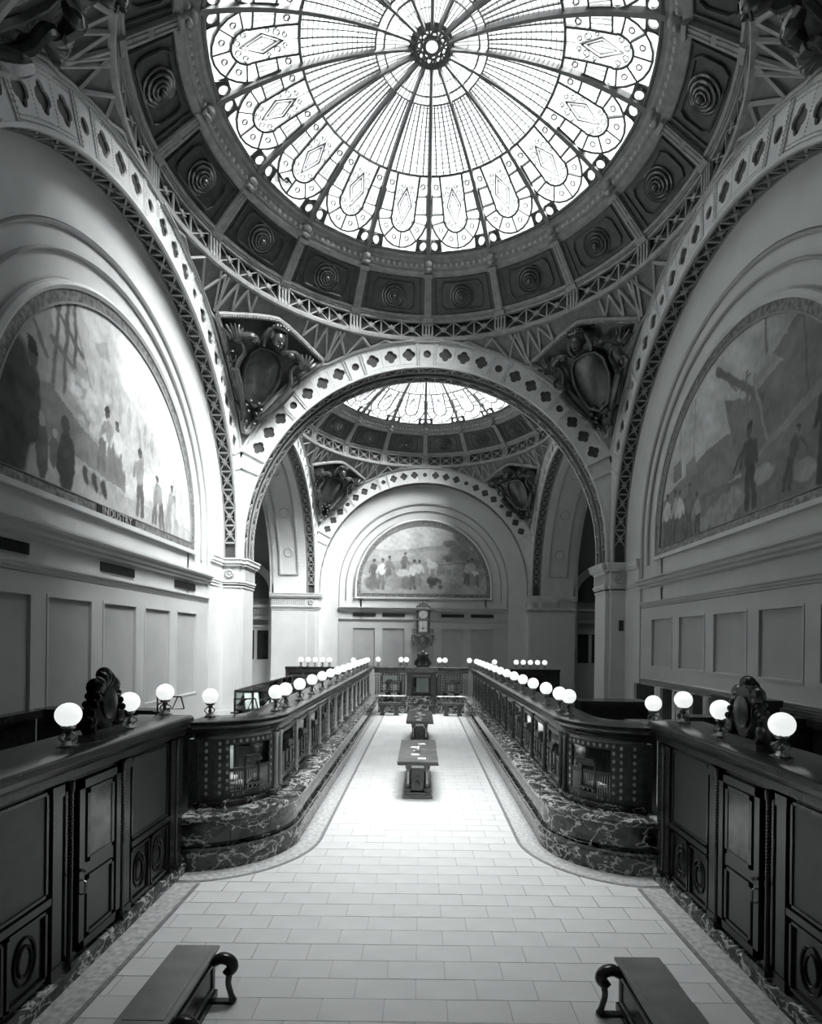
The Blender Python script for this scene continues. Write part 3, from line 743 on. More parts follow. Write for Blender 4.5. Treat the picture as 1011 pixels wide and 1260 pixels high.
    st = MB()
    def strut(a, b, r=.03): st.tube([pend_pt(*a), pend_pt(*b)], r, 4)
    def P(ph, rr): th = math.asin(min(1, rr / SR)); n = (math.asin(8.45 / SR) - th) * SR; return ((ph - PI / 4) * rr, n, .05)
    for s_ in (-1, 1):
        for d_, e_ in ((7, 10), (13, 10), (13, 17), (20, 17), (20, 24), (27, 24), (27, 30)):
            ph = PI / 4 + s_ * rad(45 - d_); p2 = PI / 4 + s_ * rad(45 - e_)
            r2 = min(CR / cos(rad(e_)) - .05, 6.15 + .028 * (e_ - 4)); strut(P(ph, 6.2), P(p2, min(r2 + .12, CR / cos(rad(e_)) - .02)), .04)
        for o0, o1 in ((19.5, 16.5), (17, 16.3), (14, 16.3), (14, 12), (11, 12), (11, 7.5), (8, 7.5)):
            m1 = rad(o1) * 6.75; n1 = 2.78 + .86 * (1 - (min(m1, 2.1) / 2.1) ** 1.25); a = P(PI / 4 + s_ * rad(o0), 6.2)
            strut(a, (s_ * m1, n1 + .06, .05), .04)
        ch = [P(PI / 4 + s_ * rad(45 - e_), min(CR / cos(rad(e_)) - .04, 6.27 + .028 * (e_ - 4))) for e_ in range(4, 34, 3)]
        for a, b in zip(ch, ch[1:]): strut(a, b, .045)
    st.build('strut_fan', 'strut', pen)
    for k in range(1, 4):
        p2 = cp(pen, root, (0, 0, k * PI / 2))
        for c_ in list(pen.children): cp(c_, p2)
    # ring truss, 16 segments of three crossed panels
    def zmap(x, y, z): return ((CR - y) * sin(x), (CR - y) * cos(x), z)
    g = MB(zmap); A = rad(22.5)
    g.box(-A / 2, A / 2, -.02, .06, ZR0, ZR0 + .07, 6); g.box(-A / 2, A / 2, -.02, .08, ZR1 - .08, ZR1, 6); g.box(-A / 2, A / 2, -.02, .12, ZR1, ZR1 + .05, 6)
    for sd in (-1, 1):
        for e_ in (.008, .026): g.box(sd * (A / 2 - e_) - .0045, sd * (A / 2 - e_) + .0045, 0, .09, ZR0, ZR1)
        g.box(*sorted((sd * A / 2, sd * (A / 2 - .03))), 0, .06, ZR0, ZR0 + .16); g.box(*sorted((sd * A / 2, sd * (A / 2 - .03))), 0, .06, ZR1 - .16, ZR1)
    lo, hi = ZR0 + .06, ZR1 - .07; w3 = (A - .06) / 3
    def bar(a, b, wd=.022, y=.03):
        g.fn = None; p, q = Vector(zmap(a[0], y, a[1])), Vector(zmap(b[0], y, b[1])); g.tube([tuple(p), tuple(q)], wd, 4); g.fn = zmap
    for k in range(3):
        c = -A / 2 + .03 + w3 * (k + .5)
        bar((c - w3 / 2, lo), (c + w3 / 2, hi)); bar((c - w3 / 2, hi), (c + w3 / 2, lo))
        if k: bar((c - w3 / 2, lo), (c - w3 / 2, hi), .03)
        g.box(c - .01, c + .01, 0, .075, (lo + hi) / 2 - .06, (lo + hi) / 2 + .06); bar((c - .02, (lo + hi) / 2), (c + .02, (lo + hi) / 2), .018, .06); bar((c, lo + .14), (c, hi - .14), .018, .06)
    seg = g.build('truss_segment', 'pilaster', root)
    # coffered drum panel (cone from ring to cornice)
    ra, za, rb, zb = 6.08, ZR1 + .05, 5.12, 15.08
    sl = math.hypot(ra - rb, zb - za)
    def cmap(x, y, z):                                  # x angle, y out of surface, z 0..1 along slope
        r = ra + (rb - ra) * z; nx, nz = -(zb - za) / sl, -(ra - rb) / sl
        r2 = r + nx * y; return (r2 * sin(x), r2 * cos(x), za + (zb - za) * z + nz * y)
    p = MB(cmap)
    nA, nB = 8, 4
    for i in range(nA + 1):
        for j in range(nB + 1): p.v.append(cmap(-A / 2 + A * i / nA, 0, j / nB))
    for i in range(nA):
        for j in range(nB): a = i * (nB + 1) + j; p.f.append((a, a + 1, a + nB + 2, a + nB + 1))
    pnl = p.build('drum_panel', 'drumpanel', root, True)
    q = MB(); q.fn = None
    def fr(hw, z0, z1, ch, r, y):
        pts = [(-hw + ch * .15, z0), (hw - ch * .15, z0), (hw, z0 + ch), (hw, z1 - ch), (hw - ch * .15, z1), (-hw + ch * .15, z1), (-hw, z1 - ch), (-hw, z0 + ch), (-hw + ch * .15, z0)]
        out = []
        for (a, b), (c, d) in zip(pts, pts[1:]):
            for k in range(4): t = k / 4; out.append(cmap(a + (c - a) * t, y, b + (d - b) * t))
        q.tube(out + [out[0]], r, 5)
    fr(.150, .10, .90, .01, .025, .02); fr(.118, .20, .80, .12, .03, .03)
    q.build('panel_moulding', 'drumpanel', pnl, True)
    q = MB(); c0 = Vector(cmap(0, 0, .5)); nn = (Vector(cmap(0, 1, .5)) - c0).normalized(); ux = Vector((1, 0, 0)); uz = nn.cross(ux)
    def disc(rr, y, t):
        q.tube([tuple(c0 + (ux * cos(k * PI / 12) + uz * sin(k * PI / 12)) * rr + nn * y) for k in range(25)], t, 6)
    disc(.36, .03, .035); disc(.27, .06, .04); disc(.18, .09, .035); disc(.11, .12, .03); q.ball(tuple(c0 + nn * .16), .08, 10, 8); q.build('rosette', 'rosette', pnl, True)
    # pilaster between panels with bracket cap
    q = MB(cmap); q.box(-.020, .020, 0, .09, 0, 1, 1); q.box(-.012, -.006, .09, .11, .06, .45); q.box(.006, .012, .09, .11, .06, .45); q.box(-.012, -.006, .09, .11, .55, .94); q.box(.006, .012, .09, .11, .55, .94)
    q.box(-.026, .026, 0, .14, -.05, .06); q.box(-.028, .028, 0, .16, .94, 1.02)
    pil = q.build('drum_pilaster', 'pilaster', root)
    q = MB(lambda x, y, z: ((5.0 - y) * sin(x), (5.0 - y) * cos(x), z)); q.box(-.024, .024, 0, .1, 15.06, 15.3); q.fn = None
    q.ball((0, 4.86, 15.22), (.13, .1, .11), 10, 8); q.ball((0, 4.92, 15.08), (.09, .07, .07), 8, 6)
    q.build('cornice_bracket', 'pilaster', pil, True)
    for k in range(16):
        a = -A * (k + .5); s0 = seg if k == 0 else cp(seg, root); s0.rotation_euler = (0, 0, a)
        p0 = pnl if k == 0 else cp(pnl, root); p0.rotation_euler = (0, 0, a)
        if k:
            for c_ in pnl.children: cp(c_, p0)
        l0 = pil if k == 0 else cp(pil, root); l0.rotation_euler = (0, 0, -A * k)
        if k:
            for c_ in pil.children: cp(c_, l0)
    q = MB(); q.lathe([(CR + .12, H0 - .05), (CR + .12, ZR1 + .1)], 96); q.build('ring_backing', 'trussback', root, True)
    q = MB(); q.lathe([(CR - .06, ZR1 + .04), (CR - .16, ZR1 + .04), (CR - .2, ZR1 + .10), (CR - .1, ZR1 + .12), (CR + .1, ZR1 + .12)], 96); q.lathe([(CR + .06, H0 - .03), (CR - .07, H0 - .03), (CR - .09, H0 + .05), (CR + .05, H0 + .06)], 96); q.build('ring_moulding', 'pilaster', root, True)
    q = MB(); q.lathe([(5.3, 15.0), (5.1, 15.03), (5.02, 15.08), (5.02, 15.14), (4.94, 15.16), (4.92, 15.28), (4.84, 15.31), (4.80, 15.38), (4.72, 15.40), (4.68, 15.46), (4.70, 15.55), (4.95, 15.62), (5.4, 15.62)], 96)
    q.build('skylight_cornice', 'pilaster', root, True)
    q = MB()
    for k in range(176):
        a = 2 * PI * k / 176; q.ball((4.93 * cos(a), 4.93 * sin(a), 15.22), (.045, .045, .06), 6, 4)
    x = q.build('egg_ornament', 'plate', root); x['kind'] = 'stuff'
    return root
dm1 = dome('ceiling_1', 'ceiling of the near bay: dark coffered drum, ring truss and four bronze relief pendentives', D1)
dm2 = bpy.data.objects.new('ceiling_2', None)
C.objects.link(dm2)
for k_, v_ in dm1.items(): dm2[k_] = v_
dm2['label'] = 'ceiling of the far bay: coffered drum seen beyond the great arch'; dm2.location = (0, D2, 0)
for ch in list(dm1.children):
    c = cp(ch, dm2)
    for g_ in list(ch.children): cp(g_, c)

# ---- skylights
def gmap(x, y, z):       # x: angle (rad) in gore, y: drop below glass, z: radius
    return (z * sin(x), z * cos(x), dz(z) - y)
def skylight(name, label, cy):
    root = struct(name, label, 'skylight', (0, cy, 0)); A = rad(22.5); h = A / 2
    def ringpane(r0, r1, nm, m, na=6, nr=6):
        q = MB()
        for i in range(na + 1):
            for j in range(nr + 1): q.v.append(gmap(-h + A * i / na, 0, r0 + (r1 - r0) * j / nr))
        for i in range(na):
            for j in range(nr): a = i * (nr + 1) + j; q.f.append((a, a + 1, a + nr + 2, a + nr + 1))
        return q.build(nm, m, root, True)
    panes = [ringpane(2.857, 4.70, 'glass_pane', 'pane3'), ringpane(1.24, 2.857, 'glass_pane', 'pane'), ringpane(.39, 1.24, 'glass_pane', 'pane')]
    # gore bars
    b = MB()
    def line(a, c, r, n=4, y=.02):
        pts = []
        for i in range(n + 1): t = i / n; pts.append(gmap(a[0] + (c[0] - a[0]) * t, y, a[1] + (c[1] - a[1]) * t))
        b.tube(pts, r, 4, False)
    def met(m, r): return (m / r, r)                    # metric offset across at radius r
    def curve(pts, r): b.tube([gmap(*((p[0], .02, p[1]))) for p in pts], r, 4, False)
    Rc = 3.88
    U1 = [met(-(r * h - .07), r) for r in np.linspace(3.3, Rc - .1, 4)] + [met(.72 * sin(q), Rc + .72 * cos(q)) for q in np.linspace(-PI / 2, PI / 2, 13)] + [met(r * h - .07, r) for r in np.linspace(Rc - .1, 3.3, 4)]
    curve([(a, r) for a, r in U1], .034)
    U2 = [met(-.30 - .03 * (r - 2.9), r) for r in np.linspace(2.87, Rc, 5)] + [met(.345 * sin(q), Rc + .345 * cos(q)) for q in np.linspace(-PI / 2, PI / 2, 11)] + [met(.30 + .03 * (r - 2.9), r) for r in np.linspace(Rc, 2.87, 5)]
    curve(U2, .036)
    for q in (-78, -42, 0, 42, 78):
        q = rad(q); line(met(.345 * sin(q), Rc + .345 * cos(q)), met(.72 * sin(q), Rc + .72 * cos(q)), .026, 1)
    for q in (-60, -21, 21, 60):                        # little roundels in the border panes
        q = rad(q); m0, r0 = .53 * sin(q), Rc + .53 * cos(q); curve([met(m0 + .055 * cos(t), r0 + .055 * sin(t)) for t in np.linspace(0, 2 * PI, 9)], .018)
    for s_ in (-1, 1):
        for r in (3.35, 3.78): line((s_ * h, r), met(s_ * .33, r), .028, 1)
        line((s_ * h, 3.08), met(s_ * .31, 3.08), .008, 1)
        for mm in (.42, .52): line(met(s_ * mm, 3.35), met(s_ * (mm + .04), 3.78), .008, 2)
        m0, r0 = s_ * .43, 3.12; curve([met(m0 + .06 * cos(t), r0 + .06 * sin(t)) for t in np.linspace(0, 2 * PI, 9)], .02)
        m0, r0 = s_ * .715, 4.53; curve([met(m0 + .115 * cos(t), r0 + .115 * sin(t)) for t in np.linspace(0, 2 * PI, 15)], .032)
        line(met(s_ * .5, 4.68), met(s_ * .56, 4.45), .012, 1)
    line((0, 2.87), (0, 3.2), .008, 1)
    dia = [met(0, 3.18), met(.2, 3.6), met(0, 4.05), met(-.2, 3.6), met(0, 3.18)]; curve(dia, .022)
    dia = [met(0, 3.3), met(.13, 3.6), met(0, 3.92), met(-.13, 3.6), met(0, 3.3)]; curve(dia, .014); line(met(0, 3.18), met(0, 4.05), .007, 3); line(met(-.2, 3.6), met(.2, 3.6), .007, 1)
    rr = random.Random(4)
    for s_ in (-1, 1):                                  # scrolling leadwork round the diamond
        for c_, r_, n_ in ((.17, .09, 3.3), (.23, .07, 3.95), (.1, .08, 4.08), (.1, .06, 3.14), (.24, .05, 3.48)):
            curve([met(s_ * (c_ + r_ * cos(t) * (1 - t / 12)), n_ + r_ * sin(t) * (1 - t / 12)) for t in np.linspace(0, 6.6, 9)], .013)
    for i in range(1, 6):                               # upper band
        x = -h + A * i / 6; line((x, 1.24), (x, 2.857), .022 if i in (1, 3, 5) else .016, 6)
    for k in range(15):
        r = 1.32 + k * .105; line((-h, r), (h, r), .009, 3)
    for r in (3.0, 3.16, 3.28): line(met(-.31, r), met(.31, r), .006, 3)
    for i in range(1, 4): x = -h + A * i / 4; line((x, .42), (x, 1.24), .01, 4)
    line((-h, .80), (h, .80), .008, 3)
    for m0 in (-.1, .1): 
        for r0 in (1.6, 2.1, 2.55): curve([met(m0 * r0 / 2 + .03 * cos(t), r0 + .03 * sin(t)) for t in np.linspace(0, 2 * PI, 6)], .007)
    for s_ in (-1, 1):                                  # dark leaded spandrels behind the corner roundels
        m0, r0 = s_ * .715, 4.53; ring = [met(m0 + .13 * cos(t), r0 + .13 * sin(t)) for t in np.linspace(0, 2 * PI, 17)[:-1]]
        out = [met(m0 + .13 * max(-1.3, min(1.3, 2 * cos(t))) * 1.25, r0 + .13 * max(-1.15, min(1.15, 2 * sin(t)))) for t in np.linspace(0, 2 * PI, 17)[:-1]]
        out = [(max(-h, min(h, a)), r) for a, r in out]
        vs = [gmap(a, .012, r) for a, r in ring + out]; b.add(vs, [(k, (k + 1) % 16, 16 + (k + 1) % 16, 16 + k) for k in range(16)])
    lead = b.build('lead_bars', 'muntin', root); lead['kind'] = 'stuff'
    rb = MB(lambda x, y, z: (x, z, dz(z) - y)); rb.prof  # main rib
    pts = np.linspace(.4, 4.72, 14); rib = MB(); vs = []
    for r in pts:
        wv = .035 + .012 * r
        for dx, dy in ((-wv, .0), (-wv * .6, .10), (wv * .6, .10), (wv, .0)): vs.append((dx, r, dz(r) - dy))
    rib.add(vs, [(i * 4 + j, i * 4 + j + 1, i * 4 + j + 5, i * 4 + j + 4) for i in range(13) for j in range(3)])
    ribo = rib.build('dome_rib', 'rib', root)
    for k in range(16):
        a = -A * (k + .5)
        for p in panes + [lead]:
            c = p if k == 0 else cp(p, root); c.rotation_euler = (0, 0, a)
        c = ribo if k == 0 else cp(ribo, root); c.rotation_euler = (0, 0, -A * k)
    for r, t in ((2.857, .035), (1.24, .022), (1.05, .022), (.40, .05), (.24, .02), (4.68, .05)):
        q = MB(); q.lathe([(r + t * cos(k * PI / 3), dz(r) - .03 + t * sin(k * PI / 3)) for k in range(7)], 64); q.build('dome_ring', 'muntin', root, True)
    q = MB(); q.lathe([(.39, dz(.39) + .0), (.0, dz(.1))], 24); q.build('oculus_pane', 'pane2', root)
    q = MB(); q.lathe([(.13, dz(.13) - .02), (.19, dz(.19) - .04), (.21, dz(.2) - .02)], 24); q.lathe([(.33, dz(.33) - .02), (.42, dz(.4) - .06), (.50, dz(.5) - .01)], 32)
    for k in range(8):
        a = k * PI / 4 + .2
        q.tube([(.27 * cos(a) + .065 * cos(t), .27 * sin(a) + .065 * sin(t), dz(.27) - .03) for t in np.linspace(0, 2 * PI, 9)], .03, 4)
        q.tube([(.24 * cos(a + .39), .24 * sin(a + .39), dz(.24) - .03), (.4 * cos(a + .39), .4 * sin(a + .39), dz(.4) - .03)], .03, 4)
    q.build('oculus_tracery', 'muntin', root)
    return root
sk1 = skylight('window_1', 'great circular stained glass skylight over the near bay', D1)
sk2 = dup(sk1, (0, D2, 0), None, 'farther stained glass skylight seen through the great arch'); sk2.name = 'window_2'
o = MB()                                                # dark patches lying on the outside of the glass
for a, r in ((rad(-61), 4.52), (rad(-58), 4.45), (rad(-46.5), 4.45)):
    p = Vector((r * sin(a), r * cos(a), dz(r) + .03)); s_ = .17
    q = [p + Vector((s_ * cos(t + a), s_ * sin(t + a), 0)) for t in (0, PI / 2, PI, 3 * PI / 2)]
    o.add([tuple(v) for v in q] + [tuple(v + Vector((0, 0, .02))) for v in q], [(0, 1, 2, 3), (4, 5, 6, 7), (0, 1, 5, 4), (1, 2, 6, 5), (2, 3, 7, 6), (3, 0, 4, 7)])
o.build('patch_cover', 'dark', sk1)

# ================================================================== SHELL: upper ceiling slab, outer walls, floor
o = MB()
def slab_bay(y0, y1, cy):
    X0, X1 = -14., 14.; rim = []
    for k in range(64):
        a = 2 * PI * k / 64; dx, dy = cos(a), sin(a)
        t = min((X1 / abs(dx)) if dx else 1e9, ((y1 - cy) / dy) if dy > 1e-9 else ((y0 - cy) / dy if dy < -1e-9 else 1e9)); rim.append((dx * t, cy + dy * t))
    inn = [(4.9 * cos(2 * PI * k / 64), cy + 4.9 * sin(2 * PI * k / 64)) for k in range(64)]
    o.add([(x, y, 15.63) for x, y in rim + inn], [(k, (k + 1) % 64, 64 + (k + 1) % 64, 64 + k) for k in range(64)])
    for x, y in ((X0, y0), (X1, y0), (X0, y1), (X1, y1)):
        a = math.atan2(y - cy, x) % (2 * PI); k = int(a / (2 * PI) * 64); q, r = rim[k], rim[(k + 1) % 64]
        o.add([(q[0], q[1], 15.63), (x, y, 15.63), (r[0], r[1], 15.63)], [(0, 1, 2)])
ym = D1 + BL / 2
slab_bay(-3.4, ym, D1); slab_bay(ym, 33.6, D2)
o.box(-14, 14, -3.4, D1 - 8.9, 15.64, 15.7)
r_ = struct('ceiling_3', 'dark roof slab added above the vaults to block stray light', 'ceiling'); o.build('roof_slab', 'ceil', r_)  # slab added over the vaults to stop light leaks
r_ = struct('wall_outer', 'unseen outer walls added round the hall and aisles to block stray light', 'wall')
o = MB()
for x0, x1, y0, y1 in ((-14.1, -13.9, -3.4, 33.6), (13.9, 14.1, -3.4, 33.6), (-14, 14, 33.3, 33.6)): o.box(x0, x1, y0, y1, -.1, 15.7)
o.build('outer_wall', 'panelpaint', r_)  # unseen shell added against light leaks
r_ = struct('wall_front', 'wall at the camera end of the hall', 'wall'); o = MB()
o.box(-14, 14, -3.5, -3.3, -.1, 15.7); o.box(-6.95, -6.75, -3.4, 5.4, 0, 15.6); o.box(6.75, 6.95, -3.4, 5.4, 0, 15.6); o.build('wall_face', 'panelpaint', r_)
# aisles beyond the open arches
for sx, nm, lb in ((-1, 'wall_aisle_left', 'dim aisle wall with low arch and frieze beyond the left side arch'), (1, 'wall_aisle_right', 'dim aisle wall with low arch and ring frieze beyond the right side arch')):
    root = struct(nm, lb, 'wall')
    o = MB(); x = sorted((sx * 13.0, sx * 13.2)); o.box(x[0], x[1], 17.5, 33.3, 0, 12.0)
    x = sorted((sx * 8.7, sx * 13.2)); o.box(x[0], x[1], 18.0, 18.3, 0, 12.0); o.box(x[0], x[1], 18, 33.3, 11.9, 12.1); o.box(x[0], x[1], 32.9, 33.1, 0, 12); o.build('aisle_shell', 'panelpaint', root)
    xc = sx * 10.9
    o = MB(lambda x, y, z: (xc + x, 32.6 + y, 6.0 + z)); arc_prof(o, [(1.9, .0), (1.9, .35), (2.35, .35), (2.35, .0)], n=32, zb=-.6); o.build('aisle_archivolt', 'plaster', root, True)
    o = MB(lambda x, y, z: (xc + x, 32.6 + y, 6.0 + z)); o.prism([(1.9 * cos(PI * k / 20), 1.9 * sin(PI * k / 20)) for k in range(21)], .1, .2); o.build('lunette_opening', 'trussback', root)
    o = MB(); x = sorted((sx * 8.7, sx * 13)); o.box(x[0], x[1], 32.45, 32.9, 4.75, 4.95); o.box(x[0], x[1], 32.4, 32.9, 5.45, 5.6); o.box(x[0], x[1], 32.6, 32.9, 0, 4.4); o.box(x[0], x[1], 32.5, 32.9, 4.3, 4.42); o.build('aisle_moulding', 'wallpaint', root)
    o = MB()
    for k in range(10):
        c = (sx * (8.95 + k * .42), 32.5, 5.2)
        o.tube([(c[0] + .15 * cos(t), c[1], c[2] + .15 * sin(t)) for t in np.linspace(0, 2 * PI, 13)], .025, 4); o.tube([(c[0] - sx * .2, c[1], c[2] - .2), (c[0] + sx * .2, c[1], c[2] + .2)], .02, 4); o.tube([(c[0] - sx * .2, c[1], c[2] + .2), (c[0] + sx * .2, c[1], c[2] - .2)], .02, 4)
    o.build('ring_frieze', 'plaster', root)
    o = MB()
    for k in range(4): a = sorted((sx * (8.95 + k * 1.0), sx * (9.75 + k * 1.0))); o.box(a[0], a[1], 32.55, 32.6, 2.4, 4.1)
    o.build('dark_recess', 'wood', root)
# floor
fl = struct('floor', 'pale stone tiled floor with darker mosaic border along the counters', 'floor')
o = MB(); o.box(-14, 14, -3.4, 33.5, -.2, -.012); o.build('floor_bed', 'grout', fl)
TWd, TD, GAP = .62, .33, .004
tile = MB(); tile.box(-TWd / 2 + GAP, TWd / 2 - GAP, -TD / 2 + GAP, TD / 2 - GAP, -.02, 0); t0_ = tile.build('floor_tile', 'floor', fl)
cells = []
y = 3.4; row = 0
while y < 27.3:
    x = -3.8 - (row % 2) * TWd / 2
    while x < 3.9:
        cells.append((x, y)); x += TWd
    y += TD; row += 1
def inside(x, y):
    ax = abs(x - CO)
    if y > 10.0: return ax < 2.15
    if y > 8.1: return ax < 2.15 + 1.3 * max(0., 1 - ((y - 8.1) / 1.9) ** 2) ** .5
    return ax < 3.55
cells = [c for c in cells if inside(*c)]
near = sorted(cells, key=lambda c: c[1])[:300]; far_ = sorted(cells, key=lambda c: c[1])[300:]
for i, (x, y) in enumerate(near):
    c = t0_ if i == 0 else cp(t0_, fl)
    c.location = (x, y, random.uniform(-.0012, .0012)); c.rotation_euler = (0, 0, 0)
o = MB()
for x, y in far_: o.box(x - TWd / 2 + GAP, x + TWd / 2 - GAP, y - TD / 2 + GAP, y + TD / 2 - GAP, -.02, 0)
x = o.build('floor_tile_field', 'floor', fl); x['kind'] = 'stuff'
def lmap(sx, d0=0.):                                    # counter path (s, d, z)
    def fn(s_, d, z):
        d = d + d0
        if s_ < 17.4: x, y = 2.15 + d, 27.4 - s_
        else:
            a = (s_ - 17.4) / 1.5; R = 1.5 - d; x, y = 3.65 - R * cos(a), 10.0 - R * sin(a)
        return (CO + sx * x, y, z)
    return fn
SE = 17.4 + 1.5 * PI / 2
for sx in (-1, 1):
    o = MB(lmap(sx)); o.box(0, 17.4, -.36, .02, -.015, .003); o.box(17.4, SE, -.36, .02, -.015, .003, 16); o.fn = None
    x = sorted((CO + sx * 3.22, CO + sx * 3.62)); o.box(x[0], x[1], 1.5, 8.2, -.015, .003); o.build('border_strip', 'border', fl)
    o = MB(lmap(sx)); o.box(0, 17.4, -.40, -.34, -.015, .006); o.box(17.4, SE, -.40, -.34, -.015, .006, 16); o.fn = None
    x = sorted((CO + sx * 3.2, CO + sx * 3.26)); o.box(x[0], x[1], 1.5, 8.1, -.015, .006); o.build('border_line', 'stripe', fl)

# ================================================================== COUNTERS
def swp(mb, pr, s0=0., s1=SE, arc=20):
    if s0 < 17.4 < s1:
        mb.prof(pr, s0, 17.4, 1); mb.prof(pr, 17.4, s1, arc)
    else: mb.prof(pr, s0, s1, 1 if s1 <= 17.4 else arc)
def screen(S, s0, s1, root, fn, n=1, wick=True):
    """bronze teller screen between s0 and s1; returns its frame object"""
    w_ = s1 - s0; f = MB(fn)
    d = .44
    f.box(s0, s1, d, d + .05, .96, 1.08, n); f.box(s0, s1, d, d + .05, 1.84, 1.97, n); f.box(s0, s1, d, d + .045, 1.40, 1.46, n)
    b_ = min(.14, w_ * .14)
    for x in (s0, s1 - b_): f.box(x, x + b_, d - .005, d + .055, 1.08, 1.84)
    i0, i1 = s0 + b_, s1 - b_
    thirds = [i0 + (i1 - i0) * k / 3 for k in range(4)]
    for x in thirds[1:3]: f.box(x - .015, x + .015, d - .02, d + .03, 1.08, 1.62)
    c0, c1 = thirds[1], thirds[2]
    if wick: f.box(c0 - .03, c1 + .03, d - .07, d, 1.55, 1.60, 3); f.box(c0, c1, d - .06, d, 1.60, 1.65, 3); f.box(c0, c1, d - .08, d, 1.16, 1.19, 2)
    frm = f.build('screen_frame', 'brassdark', root)
    g = MB(fn); nb = max(4, int((i1 - i0) / .055))
    for k in range(nb):
        x = i0 + (i1 - i0) * (k + .5) / nb; g.box(x - .008, x + .008, d + .01, d + .03, 1.2 if c0 < x < c1 else 1.08, 1.40)
    x = g.build('screen_bars', 'disc', frm); x['kind'] = 'stuff'
    r = MB(fn)
    nd = max(3, int(w_ / .14))
    def dsc(x, z, q=.034): r.lathe([(0, -.015), (q * .6, -.014), (q, -.008), (q, .0)], 8, (x, d - .003, z), 'y')
    for k in range(nd): dsc(s0 + w_ * (k + .5) / nd, 1.905)
    for k in range(6):
        for x in (s0 + b_ / 2, s1 - b_ / 2): dsc(x, 1.14 + k * .13)
    for k in range(3): dsc(c0 + (c1 - c0) * (k + .5) / 3, 1.13, .026); dsc(i0 + (c0 - i0) * (k + .5) / 3, 1.02, .026); dsc(c1 + (i1 - c1) * (k + .5) / 3, 1.02, .026)
    x = r.build('roundel_row', 'disc', frm); x['kind'] = 'stuff'
    gl = MB(fn); gl.box(i0, i1, d + .02, d + .026, 1.46, 1.84, n); gl.build('glass_pane', 'glass', frm)
    return frm
def teller_counter(sx, label):
    root = thing('teller_counter', label, 'counter'); fn = lmap(sx)
    LO = 2.8                                            # the heavy plinth stops short of the end counter
    p = MB(fn); swp(p, [(0, 0), (0, .28), (.02, .30), (.02, .34), (.10, .34), (.10, 0)], LO); p.build('marble_plinth', 'marble_s' if sx < 0 else 'marble_s', root)
    k = 0; s_ = -.05                                    # dado slabs
    while s_ < 17.39:
        e = min(17.4, s_ + 1.46); q = MB(fn); q.prof([(.10, .34), (.06, .37), (.08, .40), (.08, .76), (.3, .76), (.3, .34)], s_ + .004, e - .004); q.build('marble_slab', 'marble_s', root); s_ = e
    for j in range(3):
        a, b = 17.4 + (SE + .09 - 17.4) * j / 3, 17.4 + (SE + .09 - 17.4) * (j + 1) / 3
        q = MB(fn); q.prof([(.08, .34), (.03, .37), (.06, .41), (.06, .76), (.3, .76), (.3, .34)], a + .003, b - .003, 7); q.build('marble_slab', 'marble', root)
        q = MB(fn); q.prof([(-.01, 0), (-.01, .27), (.03, .31), (.03, .345), (.10, .345), (.10, 0)], a + .003, b - .003, 7); q.build('marble_base_block', 'marble_l', root)
    p = MB(fn); swp(p, [(.06, .74), (-.01, .76), (-.03, .79), (-.03, .84), (.0, .87), (.5, .87), (.5, .74)], -.1); p.build('marble_ledge', 'marble_l', root)
    p = MB(fn); swp(p, [(.38, .87), (.36, .90), (.36, .94), (.38, .96), (.52, .96), (.52, .87)], -.2); p.build('marble_curb', 'marble', root)
    # cornice
    p = MB(fn); swp(p, [(.42, 1.96), (.40, 2.0), (.40, 2.06), (.37, 2.08), (.37, 2.12), (.31, 2.15), (.29, 2.19), (.24, 2.21), (.24, 2.26), (.28, 2.28), (.95, 2.28), (.95, 2.20), (.6, 2.18), (.56, 1.96)], -1.0)
    p.build('counter_cornice', 'wood', root, True)
    p = MB(fn); swp(p, [(.9, .02), (.9, 1.0), (.95, 1.0), (.95, .02)], .3); p.build('inner_desk_front', 'wood', root)
    p = MB(fn); swp(p, [(.5, 1.0), (.5, 1.04), (1.0, 1.04), (1.0, 1.0)], .3, 17.4); p.build('inner_worktop', 'woodtop', root)
    # columns and screens along the straight run
    for j in range(13):
        s0 = 17.3 - 1.3 * (j + 1) + .08; s1 = s0 + 1.3 - .16
        screen(None, s0, s1, root, fn)
    col = MB(); col.lathe([(.06, 0), (.06, .05), (.04, .08), (.036, .9), (.05, .93), (.055, .98), (.065, 1.0)], 10); col.lathe([(.0, 1.0), (.065, 1.0)], 10)
    cm = None
    def colat(s_):
        nonlocal cm
        x, y, z = fn(s_, .41, .96)
        if cm is None: cm = col.build('screen_column', 'collit' if sx < 0 else 'brassdark', root, True); cm.location = (x, y, z)  # same columns both sides: left coloured as lit, right as shaded
        else: cp(cm, root, None, (x, y, z))
    for j in range(14): colat(17.3 - 1.3 * j)
    colat(17.62); 
    screen(None, 17.75, 19.12, root, fn, 10)
    for a, b in ((19.10, 19.32), (19.31, 19.68)):
        f = MB(fn); f.box(a, b, .42, .5, .96, 1.97); pp = f.build('screen_pilaster', 'brassdark', root)
        r = MB(fn)
        if b - a > .2:
            for k in range(8): r.lathe([(0, -.015), (.03, -.012), (.036, 0)], 8, ((a + b) / 2, .418, 1.08 + k * .115), 'y')
            r.build('roundel_row', 'disc', pp, kind='stuff')
    f = MB(fn); f.box(17.36, 17.76, .43, .5, .96, 1.97, 4); f.build('corner_panel', 'brassdark', root)
    f = MB(fn); f.box(19.66, SE + .12, .40, .52, .87, 1.97); f.build('end_pilaster', 'brassdark', root)
    return root
tcl = teller_counter(-1, 'long teller counter with marble dado and bronze screens, columns coloured as lit, on the pale wall side')
tcr = teller_counter(1, 'long teller counter with marble dado and dark bronze screens on the shaded side')

